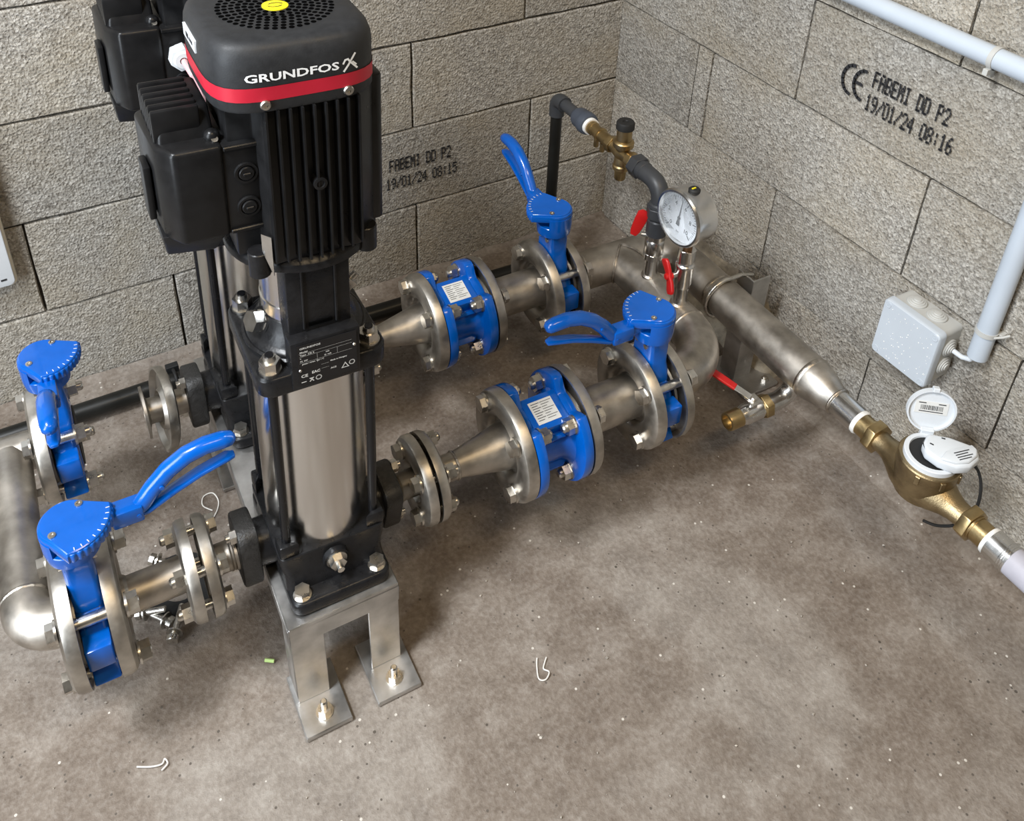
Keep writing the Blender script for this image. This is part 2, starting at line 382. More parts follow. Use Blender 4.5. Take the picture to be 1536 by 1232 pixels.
ca = [(.022 * math.cos(math.radians(a)), .027 * math.sin(math.radians(a))) for a in range(90, 271, 20)]
brush(mk, [(.655 + x, .686 + y) for x, y in ca], .0062, mR); brush(mk, [(.680 + x, .686 + y) for x, y in ca], .0062, mR); brush(mk, [(.660, .686), (.676, .686)], .006, mR)
mk.build('printed_lettering', 'black_print', wall_right, label='black printed block marking with CE sign, date and time')
mk = MB(); mBk = Matrix(((1, 0, 0, 0), (0, 0, 1, -0.0024), (0, 1, 0, 0), (0, 0, 0, 1)))
dot_text(mk, 'FABEMI DD P2', .150, .030, mBk @ T((-.590, .3265, 0)))
dot_text(mk, '19/01/24 08:15', .174, .028, mBk @ T((-.599, .280, 0)))
mk.build('printed_lettering', 'black_print', wall_back, label='black printed block marking with date and time')

# ------------------------------------------------------------------ shared hardware
def bolt_mesh(L, af=0.024, rs=0.0078, tail=0.012, nut=True):        # head below 0, shank to +z, nut after L
    b = MB()
    b.lathe([(-.003, af * .66), (0, af * .66)], 20)
    b.prism(hexpts(af), -.0125, -.003)
    b.lathe([(0, rs), (L + (.016 if nut else 0) + tail, rs), (L + (.0185 if nut else .002) + tail, rs * .7)], 14)
    if nut:
        b.lathe([(L, af * .66), (L + .003, af * .66)], 20)
        b.prism(hexpts(af), L + .003, L + .0155)
    return b.mesh('bolt', 'bolt')
BM = {}
def bolts(parent, u0, v, z, L, bc, rev=False, af=.024, n=4, tail=.012):
    key = (round(L, 4), af, tail)
    if key not in BM: BM[key] = bolt_mesh(L, af, af * .32, tail)
    for k in range(n):
        a = PI / 4 + k * 2 * PI / n
        m = T((u0, v + bc * math.cos(a), z + bc * math.sin(a))) @ (AU if not rev else R(-90, 'Y')) @ R(random.uniform(0, 60), 'Z')
        inst(BM[key], 'bolt', parent, m)
def flange(parent, u, v, z, d, big=True, name='flange'):            # pressed loose flange, mating plane at u, swelling towards d
    s = 1.0 if big else .757
    ro = .0925 if big else .070; ri = .046 if big else .0285; t = .0205 if big else .017
    pr = [(0.0, ro), (t * .55, ro), (t * .82, ro - .0025), (t, ro - .0085), (t, ri + .016 * s), (t * .86, ri + .007 * s), (t * .55, ri + .0015), (t * .1, ri),
          (t * .05, ri + .003), (t * .42, ri + .008), (t * .5, ri + .02 * s), (t * .5, ro - .012), (0.0, ro - .004)]
    b = MB(); m = axu(u, v, z) if d > 0 else T((u, v, z)) @ R(-90, 'Y')
    b.lathe(pr, 48, m, loop=True)
    o = b.build(name, 'flange_steel', parent); return o
def collar(b, u, v, z, d, big=True):                                # stub collar disc at the mating face
    r0, r1 = (.061, .036) if big else (.040, .019)
    m = axu(u, v, z) if d > 0 else T((u, v, z)) @ R(-90, 'Y')
    b.lathe([(-.0005, r1 * .8), (-.0005, r0), (.004, r0), (.006, r1 + .004), (.012, r1)], 36, m)
def weld(parent, path_m, r, wdt=.0035):
    b = MB(); n = 40; rings = []
    pr = [(-wdt, r - .0005), (-wdt * .5, r + .0012), (0, r + .0017), (wdt * .5, r + .0012), (wdt, r - .0005)]
    b.lathe(pr, 36, path_m); return b.build('weld_bead', 'weld', parent)
ZP = 0.224; PR = 0.038; SR = 0.0212; LV = (0.0, 0.32)
wherel = ('farther from the back wall', 'closer to the back wall')
wherep = ('pump farther from back wall', 'pump closer to back wall')

# ------------------------------------------------------------------ bench under the pumps
st = thing('pump_stand', 'raw steel bench on bolted foot plates carrying both pumps', 'stand', (0, -.14, 0), F)
u0, u1 = -.083, .075
st_top = MB(); st_top.box(u0, u1, -.122, .45, .179, .187); st_top.box(u0, u1, -.122, -.117, .148, .179); st_top.box(u0, u0 + .005, -.117, .45, .150, .179); st_top.box(u1 - .005, u1, -.117, .45, .150, .179)
st_top.build('top_frame', 'galv', st, .0012, 1)
for vv in (-.120, .35):
    for a, b_ in ((u0 + .001, u0 + .047), (u1 - .046, u1 - .0005)):
        lg = MB(); lg.box(a, b_, vv, vv + .004, .010, .150); 
        sgn = a if a < 0 else b_ - .004
        lg.box(sgn, sgn + .004, vv + .004, vv + .046, .010, .1495)
        lg.build('leg', 'galv', st, .0008, 1)
        c = (a + b_) / 2
        fp = MB(); f0 = -.087 if a < 0 else .019; fp.box(f0, f0 + .067, vv - .052, vv + .046, .002, .010); o = fp.build('foot_plate', 'galv', st, .001, 1)
        an = MB(); m = T((f0 + .034, vv - .027, .010)); an.lathe([(0, .0125), (.002, .0125)], 20, m); an.prism(hexpts(.017, .3), .002, .012, m); an.lathe([(.012, .005), (.026, .005), (.028, .0035)], 12, m)
        an.build('anchor_bolt', 'bolt', st)

# ------------------------------------------------------------------ pumps
def superell(h, n, seg=64, sx=1.0):
    out = []
    for k in range(seg):
        a = 2 * PI * k / seg; c, s = math.cos(a), math.sin(a)
        r = (abs(c) ** n + abs(s) ** n) ** (-1 / n); out.append((h * r * c * sx, h * r * s))
    return out
def rrect(hx, hy, r, n=5, cx=0, cy=0):
    out = []
    for qx, qy, a0 in ((1, 1, 0), (-1, 1, 90), (-1, -1, 180), (1, -1, 270)):
        for k in range(n + 1):
            a = math.radians(a0 + 90 * k / n); out.append((cx + qx * (hx - r) + r * math.cos(a), cy + qy * (hy - r) + r * math.sin(a)))
    return out
CAPH, CAPN, CAPX = .0865, 4.2, -.009
def cap_b(a): return -CAPH * (max(0.0, 1 - abs((a - CAPX) / CAPH) ** CAPN)) ** (1 / CAPN)
def make_pump():
    p = thing('pump', 'black and stainless vertical pump whose fan cover carries a printed white sticker', 'pump', (0, 0, .187), F, 'multistage pumps on the bench')
    shear = Matrix.Rotation(math.radians(1.43), 4, 'Y'); p.matrix_world = F @ T((0, 0, .1885)) @ shear
    # foot casting
    b = MB()
    foot = rrect(.070, .112, .016)
    b.loft([[(x, y, z) for x, y in [(fx * s, fy * s) for fx, fy in foot]] for z, s in ((.187, 1), (.203, 1), (.207, .965))])
    low = rrect(.070, .090, .014); up = rrect(.0745, .0755, .010)
    b.loft([[(x, y, .2) for x, y in low], [(x * .985, y, .222) for x, y in rrect(.070, .080, .014)], [(x, y, .250) for x, y in up], [(x, y, .263) for x, y in up]])
    base = b.build('base_casting', 'cast_black', p, .0012, 1)
    for sx in (-1, 1):
        for sy in (-1, 1):
            c = MB(); c.prism([(sx * x, sy * y) for x, y in (((.0735, .0735), (.046, .0735), (.062, .062), (.0735, .046)) if sx * sy > 0 else ((.0735, .0735), (.0735, .046), (.062, .062), (.046, .0735)))], .262, .286)
            c.build('rod_boss', 'cast_black', base, .003, 2)
            bm_ = MB(); m = T((sx * .0535, sy * .094, .207)); bm_.lathe([(-.002, .0125), (.001, .0125)], 20, m); bm_.prism(hexpts(.019, .2), .001, .0115, m)
            bm_.build('foot_bolt', 'bolt', p)
    for sx, sy in ((1, -1), (1, 1), (-1, -1), (-1, 1)):
        rd = MB(); rd.lathe([(.282, .0062), (.59, .0062)], 16, T((sx * .0615, sy * .0615, 0))); rd.build('stay_rod', 'rod', p)
    dp = MB(); m = T((0, -.0745, .236)) @ R(90, 'X'); dp.lathe([(-.004, .019), (.004, .0185), (.008, .0175)], 24, m); dp.build('plug_seat', 'cast_black', base)
    dp = MB(); dp.lathe([(.006, .0145), (.010, .0145)], 24, m); dp.prism(hexpts(.020), .010, .018, m); dp.lathe([(.018, .005), (.027, .005)], 12, m); dp.build('drain_plug', 'bolt', p)
    # sleeve
    sl = MB(); sl.lathe([(.258, .0705), (.570, .0705)], 64); sl.build('sleeve', 'polished', p)
    # port flanges
    for d in (-1, 1):
        nk = MB(); m = axu(0, 0, ZP) if d > 0 else T((0, 0, ZP)) @ R(-90, 'Y')
        nk.lathe([(.062, .034), (.096, .033)], 32, m); nk.build('port_neck', 'cast_black', base)
        ov = MB(); pts = rrect(.047, .037, .020, 6)
        mm = axu(d * .104, 0, ZP) @ R(12 * d, 'Z')
        ov.prism(pts, -.0135, .0135, mm); ov.build('port_flange', 'cast_rough', p, .004, 2)
        for q in (-1, 1):
            bb = MB(); m2 = mm @ T((q * .038, -q * d * .018, 0)) @ (Matrix.Identity(4) if d > 0 else R(180, 'Y'))
            bb.prism(hexpts(.017), .0130, .0220, m2); bb.lathe([(.022, .0055), (.027, .0055)], 12, m2); bb.build('port_bolt', 'bolt', p)
    # pump head
    hd = MB(); out = rrect(.0805, .0805, .020, 6)
    hd.loft([[(x * s, y * s, z) for x, y in out] for z, s in ((.563, .985), (.568, 1), (.588, 1), (.592, .975))])
    hd.lathe([(.585, .073), (.600, .0725), (.604, .068), (.606, .064), (.624, .056), (.636, .0525), (.636, .030)], 56)
    head = hd.build('head_casting', 'cast_black', p, .0015, 1)
    hr = MB(); hr.lathe([(.588, .0765), (.598, .0765), (.600, .0735), (.600, .070), (.588, .069)], 56, loop=True); hr.build('head_rim', 'cast_black', head)
    for sx in (-1, 1):
        for sy in (-1, 1):
            bs = MB(); m = T((sx * .0615, sy * .0615, 0)); bs.lathe([(.568, .0175), (.590, .0175), (.592, .016)], 24, m); bs.build('lobe', 'cast_black', head)
            n_ = MB(); n_.lathe([(.592, .0135), (.595, .0135)], 24, m); n_.prism(hexpts(.0215, sx * .2), .595, .6085, m); n_.lathe([(.6085, .0078), (.615, .0065)], 18, m)
            n_.build('stay_nut', 'bolt', p)
            ct = MB(); ct.lathe([(.6085, .0055), (.6165, .0052)], 14, m); ct.build('rod_end', 'rod', p)
    vp = MB(); m = T((-.056, -.008, .624)) @ R(-66, 'Y') @ R(14, 'X'); vp.lathe([(-.016, .018), (0, .017)], 20, m); vp.build('plug_boss', 'cast_black', head)
    vp = MB(); vp.prism(hexpts(.024), .001, .015, m); vp.lathe([(-.001, .0135), (.001, .0135)], 20, m); vp.build('vent_plug', 'nipple', p)
    vp = MB(); m = T((.060, .022, .618)) @ R(50, 'Y'); vp.prism(hexpts(.020), 0, .013, m); vp.lathe([(.013, .005), (.022, .005)], 12, m); vp.build('vent_plug', 'bolt', p)
    # stool between head and motor
    cv = MB(); cv.lathe([(.612, .0510), (.652, .0510), (.653, .0518), (.655, .0518), (.656, .0505), (.736, .0505)], 56); cv.build('shaft_guard', 'polished', p)
    for sy in (-1, 1):
        sc_ = MB(); sc_.prism([(-.038, sy * .068), (-.038, sy * .030), (.038, sy * .030), (.038, sy * .068)] if sy > 0 else [(-.038, -.068), (.038, -.068), (.038, -.030), (-.038, -.030)], .586, .742)
        stl = sc_.build('motor_stool', 'cast_black', p, .003, 2)
        if sy < 0:
            for x_ in (-.021, .018):
                rb = MB(); rb.box(x_, x_ + .003, -.0705, -.066, .645, .735); rb.build('stool_rib', 'cast_black', stl, .0008, 1)
            rb = MB(); rb.box(-.014, .014, -.0700, -.066, .648, .652); rb.build('stool_slot', 'hole_shade', stl)
    pb = MB(); pb.box(-.042, .042, -.0845, -.060, .569, .641); pb.build('plate_pad', 'cast_black', head, .002, 2)
    npm = Matrix(((1, 0, 0, 0.001), (0, 0, 1, -.0853), (0, 1, 0, .6065), (0, 0, 0, 1)))
    pl = MB(); pl.box(-.036, .036, -.0305, .0305, 0, .0007, npm @ Matrix.Diagonal((1, 1, -1, 1))); npl = pl.build('data_plate', 'plate_black', p, label='black data plate with fine white print')
    tx = MB(); mt = npm @ T((0, 0, -.0010))
    def tl(s, x, y, h, sx=1.0, bold=.00008):
        vs_, fs_ = text_mesh(s, h * 1.35, 'LEFT', bold, sx); tx.add(vs_, fs_, mt @ T((x, y, 0)))
    tl('GRUNDFOS', -.033, .026, .0028, 1.25); tl('Model', -.033, .0205, .0024, 1.15); tl('Type  CR 5', -.033, .0160, .0024, 1.15); tl('n', -.033, .0115, .0022); tl('min', -.002, .0115, .0022); tl('P2  kW', -.033, .0070, .0022); tl('Q  m/h', -.004, .0070, .0022); tl('pmax / tmax  bar / C', -.031, .0022, .0022, 1.05); tl('Made in Hungary', .003, -.0045, .0022)
    tl('CE', -.033, -.0165, .0046, 1.1, .00018); tl('EAC', -.020, -.0145, .0040, 1, .00018); tl('ACS', .003, -.0165, .0026, 1.1)
    for (x0, y0, x1, y1) in ((-.034, .0185, .030, .0187), (-.034, .0138, .030, .0140), (-.034, .0044, .030, .0046), (-.0125, -.0005, -.0123, .0137), (.012, .0046, .0122, .0137), (-.008, -.0125, .001, -.0123), (-.008, -.0062, .001, -.0060), (-.033, -.0262, -.027, -.0250)): tx.add([(x0, y0, 0), (x1, y0, 0), (x1, y1, 0), (x0, y1, 0)], [(0, 1, 2, 3)], mt)
    brush(tx, [(.017, -.0215), (.021, -.0145), (.025, -.0215), (.017, -.0215)], .0010, mt)
    for cx_, cy_ in ((-.012, -.0245), (.0295, -.0165)): brush(tx, [(cx_ + .0032 * math.cos(k * PI / 6), cy_ + .0032 * math.sin(k * PI / 6)) for k in range(13)], .0010, mt)
    brush(tx, [(-.0225, -.027), (-.0185, -.0225), (-.0225, -.0225), (-.0185, -.027)], .0012, mt)
    tx.build('plate_print', 'grey_print', npl)
    for x_, y_ in ((-.0335, -.0065), (.033, .0100)):
        rv = MB(); rv.sphere((0, 0, 0), .0022, npm @ T((x_, y_, -.0008)), 10, 6); rv.build('rivet', 'bolt', npl)
    # motor
    mo = MB(); mo.lathe([(.735, .066), (.738, .086), (.748, .086), (.753, .078)], 56); mo.build('motor_flange', 'cast_black', p, .001, 1)
    for sx in (-1, 1):
        for sy in (-1, 1):
            lb = MB(); lb.lathe([(.734, .012), (.766, .012)], 16, T((sx * .062, sy * .060, 0))); lb.build('flange_lug', 'cast_black', p, .001, 1)
    oc = [(-.050, -.076), (.050, -.076), (.078, -.050), (.082, .050), (.050, .080), (-.050, .080), (-.080, .050), (-.080, -.044), (-.053, -.044)]
    mo = MB(); mo.prism(oc, .752, .948); body = mo.build('motor_body', 'motor_black', p, .003, 2)
    for k in range(9):
        a = -.048 + k * .0121
        fn = MB(); fn.prism([(a - .0016, -.0745), (a + .0016, -.0745), (a + .0010, -.0900 + .004 * (abs(k - 4) / 4) ** 2), (a - .0010, -.0900 + .004 * (abs(k - 4) / 4) ** 2)][::-1], .757 + .004 * (abs(k - 4) / 4), .946)
        fn.build('cooling_fin', 'motor_black', p)
    fs_ = MB(); m = T((0.002, -.090, .853)) @ R(90, 'X'); fs_.lathe([(-.012, .0075), (.0005, .0075), (.001, .0045), (-.001, .004)], 20, m); fs_.build('fin_boss', 'motor_black', p)
    for q in range(4):
        rp = MB(); rp.prism([(.075, -.050 + q * .027), (.083, -.048 + q * .027), (.083, -.045 + q * .027), (.075, -.043 + q * .027)], .765, .945); rp.build('cooling_fin', 'motor_black', p)
    sp = MB(); sp.prism(rrect(.021, .050, .008, 4, .066, -.004), .765, .949); sp.build('side_panel', 'motor_black', p, .002, 2)
    # terminal box
    nkb = MB(); nkb.box(-.088, -.046, -.050, .052, .787, .897); nb = nkb.build('terminal_neck', 'motor_black', p, .003, 2)
    for z_ in (.891, .789):
        rdg = MB(); rdg.box(-.086, -.049, -.053, -.048, z_, z_ + .005); rdg.build('neck_ridge', 'motor_black', nb, .001, 1)
    for z_ in (.861, .819):
        m = T((-.065, -.050, z_)) @ R(90, 'X')
        pg = MB(); pg.lathe([(0, .0125), (.003, .0120), (.003, .0095), (.001, .0090)], 28, m); pg.build('plug_ring', 'motor_black', nb)
        pg = MB(); pg.lathe([(.000, .0085), (.0045, .0078)], 24, m); pg.box(-.004, .004, -.0015, .0015, .004, .0062, m); pg.build('blind_plug', 'motor_black', nb, .0006, 1)
    bx = MB()
    sec = [(-.086, -.0525), (-.136, -.0525), (-.150, -.030), (-.155, .055), (-.140, .064), (-.086, .064)]
    bx.prism(sec[::-1], .787, .899); tb = bx.build('terminal_box', 'motor_black', p, .005, 3)
    wd = MB(); wd.loft([[(x, y, z) for x, y in pts_] for z, pts_ in ((.895, [(-.146, -.030), (-.088, -.030), (-.088, .058), (-.146, .058)]), (.930, [(-.140, -.014), (-.089, -.014), (-.089, .056), (-.140, .056)]))])
    wd.build('lid_top', 'motor_black', tb, .005, 3)
    for k in range(6):
        lr = MB(); y_ = -.020 + k * .0135; lr.prism([(-.1475, y_ - .0035), (-.1475, y_ + .0035), (-.100, y_ + .0035), (-.100, y_ - .0035)][::-1], .897, .934); lr.build('lid_rib', 'motor_black', tb, .0025, 2)
    lw = MB(); lw.loft([[(x, y, z) for x, y in pts_] for z, pts_ in ((.758, [(-.150, -.020), (-.100, -.030), (-.100, .050), (-.150, .050)]), (.790, [(-.154, -.032), (-.088, -.048), (-.088, .060), (-.154, .060)]))])
    lw.build('box_underside', 'motor_black', tb, .003, 2)
    ls = MB(); ls.sphere((-.092, -.032, .901), .0085, None, 14, 8); ls.build('lid_screw_boss', 'motor_black', tb)
    ls = MB(); m = T((-.091, -.038, .898)) @ R(35, 'X'); ls.lathe([(0, .0035), (.0045, .0035)], 16, m); ls.build('lid_screw', 'bolt', tb)
    cl = MB(); cl.box(-.1605, -.153, -.010, .020, .800, .865); cl.build('side_clip', 'motor_black', tb, .002, 2)
    em = MB(); em.loft([[(-.060, -.070, .793), (-.052, -.081, .793), (-.051, -.080, .793), (-.059, -.069, .793)], [(-.060, -.070, .770), (-.052, -.081, .760), (-.051, -.080, .760), (-.059, -.069, .770)], [(-.053, -.078, .748), (-.052, -.081, .742), (-.051, -.080, .742), (-.052, -.077, .748)]]); em.build('drip_guard', 'nipple', p)
    # fan cover
    so = superell(CAPH, CAPN); fc = MB()
    fc.loft([[(x * s + CAPX, y * s, z) for x, y in so] for z, s in ((.946, .985), (.949, 1.0), (.996, 1.0), (1.004, .990), (1.011, .962), (1.0155, .92), (1.018, .85), (1.019, .70), (1.0195, .5))])
    cover = fc.build('fan_cover', 'plastic_black', p, sharp=50)
    bd = MB(); bd.loft([[(x * 1.006 + CAPX, y * 1.006, z) for x, y in so] for z in (.9585, .9735)], cap0=False, cap1=False); bd.build('red_band', 'red_band', cover, label='dark red band')
    hl = MB()
    for ring in range(7):
        rr_ = .0175 + ring * .0066; n = int(2 * PI * rr_ / .0080)
        for k in range(n):
            a = 2 * PI * (k + .5 * (ring % 2)) / n; cx_, cy_ = CAPX + rr_ * math.cos(a), rr_ * math.sin(a)
            ppp = [(cx_ + .0029 * math.cos(q * PI / 4), cy_ + .0029 * math.sin(q * PI / 4)) for q in range(8)]
            hl.prism(ppp, 1.0165, 1.0200 if ring < 4 else 1.0196)
    hl.build('vent_hole_discs', 'hole_shade', cover, kind='stuff')  # raised black discs paint the dark of the grille openings
    ys = MB(); ys.lathe([(1.0190, .0135), (1.0205, .0135), (1.0208, .0128)], 32, T((CAPX, 0, 0))); stk = ys.build('sticker', 'yellow', cover, label='round yellow sticker with turning arrows')
    ar = MB(); 
    for s0 in (0, 180): brush(ar, [(.0078 * math.cos(math.radians(s0 + a)), .0052 * math.sin(math.radians(s0 + a))) for a in range(15, 150, 15)], .0014, T((CAPX, 0, 1.0210)))
    ar.build('arrow_print', 'black_print', stk)
    vs_, fs_ = text_mesh('GRUNDFOS', .0118, 'LEFT', .00028, 1.30); x1 = max(v[0] for v in vs_); k_ = .094 / x1
    lt = MB(); lt.add([(-.066 + v[0] * k_, cap_b(-.066 + v[0] * k_) - .0008, .9835 + v[1]) for v in vs_], fs_)
    def stroke(pts, wd_):
        tmp = MB(); brush(tmp, pts, wd_, None); lt.add([(x, cap_b(x) - .0008, z) for x, z, _ in tmp.v], tmp.f)
    stroke([(.033, .9765), (.0375, .9820), (.0455, .9935)], .0022); stroke([(.0325, .9850), (.0345, .9885), (.0375, .9890), (.0400, .9855), (.0475, .9775)], .0020); stroke([(.0430, .9850), (.0465, .9815)], .0016)
    lt.build('logo_print', 'white_print', cover, label='white maker lettering')
    for a in (-.048, .037):
        cs = MB(); m = T((a, cap_b(a), .9545)) @ R(90, 'X'); cs.lathe([(-.001, .0055), (.002, .0055), (.0035, .0045), (.0037, .0022), (.0015, .0020)], 20, m); cs.build('cover_screw', 'bolt', p)
    return p
pump1 = make_pump()
def copy_tree(o, parent=None):
    c = o.copy(); C.objects.link(c); c.parent = parent
    for ch in list(o.children): copy_tree(ch, c)
    return c
pump2 = copy_tree(pump1); BASE[pump2.name] = Vector((0, 0, .187))
pump2.matrix_world = F @ T((0, .32, .1885)) @ Matrix.Rotation(math.radians(1.43), 4, 'Y')
pump2['label'] = 'black and stainless vertical pump with a white cable gland in its terminal box'
sk = MB(); pts = [(-.0872 * 1.0, y) for y in (.0, .03)]
sk.loft([[(-.0970, .030, z), (-.0970, -.022, z), (-.0945, -.022, z), (-.0945, .030, z)] for z in (.990, 1.003)]); sks = sk.build('paper_sticker', 'white_plastic', pump1, label='small white printed sticker')
sk = MB(); brush(sk, [(.016, .9965), (.006, .9965)], .006, Matrix(((0, 0, 1, -.0973), (1, 0, 0, 0), (0, 1, 0, 0), (0, 0, 0, 1)))); brush(sk, [(.001, .9965), (-.012, .9965)], .004, Matrix(((0, 0, 1, -.0973), (1, 0, 0, 0), (0, 1, 0, 0), (0, 0, 0, 1)))); sk.build('sticker_print', 'black_print', sks)
gl = MB(); m = T((-.067, -.052, .861)) @ R(90, 'X'); gl.lathe([(0, .0125), (.004, .0125)], 20, m); gl.prism(hexpts(.028, .3), .004, .024, m); gl.lathe([(.024, .012), (.028, .0105), (.028, .005), (.024, .005)], 20, m)
gl.build('cable_gland', 'white_plastic', pump2, label='white cable gland')
gl = MB(); gl.tube([(-.067, -.070, .861), (-.066, -.088, .859), (-.062, -.100, .850), (-.056, -.104, .835), (-.05, -.104, .80)], .0042, 10); gl.build('power_cable', 'cable_pink', pump2)

# ------------------------------------------------------------------ pipework
# stubs screwed into the pump ports with a loose flange
for i, v in enumerate(LV):
    for d in (-1, 1):
        side = 'inlet' if d < 0 else 'outlet'
        if d < 0 and i == 1: continue
        t = thing('flange_stub', f'steel stub with loose flange on the {side} of the {wherep[i]}', 'pipe stub', (d * .13, v, ZP), F)
        b = MB(); m = axu(0, v, ZP) if d > 0 else T((0, v, ZP)) @ R(-90, 'Y')
        b.lathe([(.117, .0185), (.117, SR + .002), (.1205, SR + .002), (.1205, SR), (.1225, SR + .0012), (.1245, SR), (.1265, SR + .0012), (.1285, SR), (.160, SR), (.160, .018)], 32, m)
        collar(b, d * .1635, v, ZP, -d, False); b.build('stub_pipe', 'steel', t)
        flange(t, d * .1635, v, ZP, -d, False)
        bolts(t, d * .1635 - d * .017, v, ZP, .040, .050, rev=(d < 0), af=.022, tail=.004)
t = thing('flange_stub', 'open loose flange and collar on the disconnected pump inlet near the back wall', 'pipe stub', (-.13, .32, ZP), F)
b = MB(); m = T((0, .32, ZP)) @ R(-90, 'Y'); b.lathe([(.117, .0185), (.117, SR), (.176, SR), (.178, SR + .004), (.180, .043), (.184, .043), (.184, .018), (.176, .0175)], 36, m); b.build('stub_pipe', 'steel', t)
lf = MB(); ro, ri, tt = .070, .0285, .017
lf.lathe([(0.0, ro), (tt * .55, ro), (tt * .82, ro - .0025), (tt, ro - .0085), (tt, ri + .012), (tt * .86, ri + .006), (tt * .3, ri), (0, ri + .003), (tt * .42, ri + .008), (tt * .5, ri + .018), (tt * .5, ro - .010), (0, ro - .004)], 48, T((-.160, .321, ZP - .004)) @ R(4, 'Z') @ R(7, 'Y') @ AU, loop=True)
lf.build('flange', 'flange_steel', t)
# inlet spool (line 0) between the valve and the pump stub
t = thing('inlet_spool', 'short steel pipe with a large and a small flange between lever valve and pump inlet', 'pipe', (-.23, 0, ZP), F)
b = MB(); b.lathe([(-.284, .030), (-.284, SR + .008), (-.262, SR + .007), (-.258, SR + .004), (-.176, SR + .004), (-.176, .02)], 36, axu(0, 0, ZP)); collar(b, -.284, 0, ZP, 1, True); collar(b, -.173, 0, ZP, -1, False); b.build('pipe', 'steel', t)
flange(t, -.2855, 0, ZP, 1); flange(t, -.1735, 0, ZP, -1, False)
bolts(t, -.343, 0, ZP, .079, .0725, tail=-.002)
# inlet manifold
t = thing('inlet_manifold', 'stainless steel inlet pipe with elbow and two large flanges on the pumps inlet side', 'pipe', (-.39, .16, ZP), F)
HL = -.381; IR = .0302
b = MB(); path = [(-.325, 0, ZP), (-.340, 0, ZP)] + arc((-.340, .041, ZP), .041, 270, 180, 12) + [(HL, .20, ZP), (HL, .31, ZP)]
b.tube(path, IR, 32); collar(b, -.322, 0, ZP, -1); pm = b.build('header_pipe', 'steel', t)
b = MB(); b.tube([(-.62, .32, ZP), (HL, .32, ZP), (-.325, .32, ZP)], IR * 1.01, 32); collar(b, -.322, .32, ZP, -1); b.build('branch_pipe', 'steel', t)
weld(pm, axv(HL, .052, ZP), IR); weld(pm, axu(-.345, .32, ZP), IR * 1.01)
flange(t, -.3225, 0, ZP, -1); flange(t, -.3225, .32, ZP, -1)
bolts(t, -.3435, .32, ZP, .058, .0725, tail=.006)
# reducers and spools on the outlet side
for i, v in enumerate(LV):
    t = thing('reducer_spool', f'steel cone reducer with small and large flange {wherel[i]}', 'pipe reducer', (.24, v, ZP), F)
    b = MB(); collar(b, .1695, v, ZP, 1, False)
    b.lathe([(.170, .017), (.170, SR), (.214, SR), (.219, SR + .0012), (.224, SR), (.300, PR - .001), (.318, PR - .001), (.318, .03)], 40, axu(0, v, ZP)); collar(b, .3195, v, ZP, -1); b.build('reducer', 'steel', t)
    weld(t, axu(.219, v, ZP), SR + .0005, .003)
    flange(t, .1695, v, ZP, 1, False); flange(t, .319, v, ZP, -1)
    bolts(t, .2985, v, ZP, .039, .0725, tail=.004)
    t = thing('pipe_spool', f'flanged stainless pipe between check valve and lever valve {wherel[i]}', 'pipe', (.49, v, ZP), F)
    b = MB(); b.lathe([(.421, .03), (.421, PR), (.552, PR), (.552, .03)], 40, axu(0, v, ZP)); collar(b, .4195, v, ZP, 1); collar(b, .5575, v, ZP, -1); b.build('pipe', 'steel', t)
    flange(t, .4195, v, ZP, 1); flange(t, .5575, v, ZP, -1)
    bolts(t, .440, v, ZP, .039, .0725, rev=True, tail=.004)
    bolts(t, .537, v, ZP, .082, .0725, tail=-.002)
# outlet manifold
UH, UW = .740, .858
t = thing('outlet_manifold', 'stainless outlet manifold with elbows and long pipe run to the water meter', 'pipe', (.74, .15, ZP), F)
for v in LV: flange(t, .5985, v, ZP, 1)
b = MB(); collar(b, .5985, 0, ZP, 1); path = [(.605, 0, ZP), (.647, 0, ZP)] + arc((.647, .093, ZP), .093, 270, 360, 14) + [(UH, .20, ZP), (UH, .31, ZP)]
b.tube(path, PR, 36); hp = b.build('header_pipe', 'steel', t)
b = MB(); collar(b, .5985, .32, ZP, 1); path = [(.605, .32, ZP), (.70, .32, ZP), (.772, .32, ZP)] + arc((.772, .234, ZP), .086, 90, 0, 12) + [(UW, .10, ZP), (UW, -.108, ZP)]
b.tube(path, PR + .0006, 36); rp_ = b.build('run_pipe', 'steel', t)
weld(hp, axu(.645, 0, ZP), PR); weld(hp, axv(UH, .093, ZP), PR); weld(hp, axu(.628, 0, ZP), PR); weld(rp_, axu(.650, .32, ZP), PR); weld(rp_, axv(UW, .15, ZP), PR, .005); weld(rp_, axv(UW, -.107, ZP), PR, .006)
sw = MB(); n = 40; sw.tube([(UH + .040 * math.cos(2 * PI * k / n), .32 - math.sqrt(max(.0386 ** 2 - (.0388 * math.sin(2 * PI * k / n)) ** 2, 0)) - .001, ZP + .040 * math.sin(2 * PI * k / n)) for k in range(n)] , .0025, 8); sw.build('saddle_weld', 'weld', rp_)
b = MB(); b.lathe([(.108, .03), (.108, PR), (.118, PR), (.150, .030), (.166, .0245), (.172, .0245), (.172, .02)], 36, T((UW, 0, ZP)) @ R(90, 'X')); b.build('reducer', 'steel', t)
weld(t, T((UW, -.170, ZP)) @ R(90, 'X'), .0245, .003)
b = MB(); b.lathe([(.172, .02), (.172, .0228), (.219, .0228), (.219, .018)], 32, T((UW, 0, ZP)) @ R(90, 'X')); b.build('nipple', 'nipple', t)
b = MB(); b.lathe([(.219, .02), (.219, .0215), (.2225, .0225), (.226, .0205), (.226, .018)], 32, T((UW, 0, ZP)) @ R(90, 'X')); b.build('thread_tape', 'tape', t)
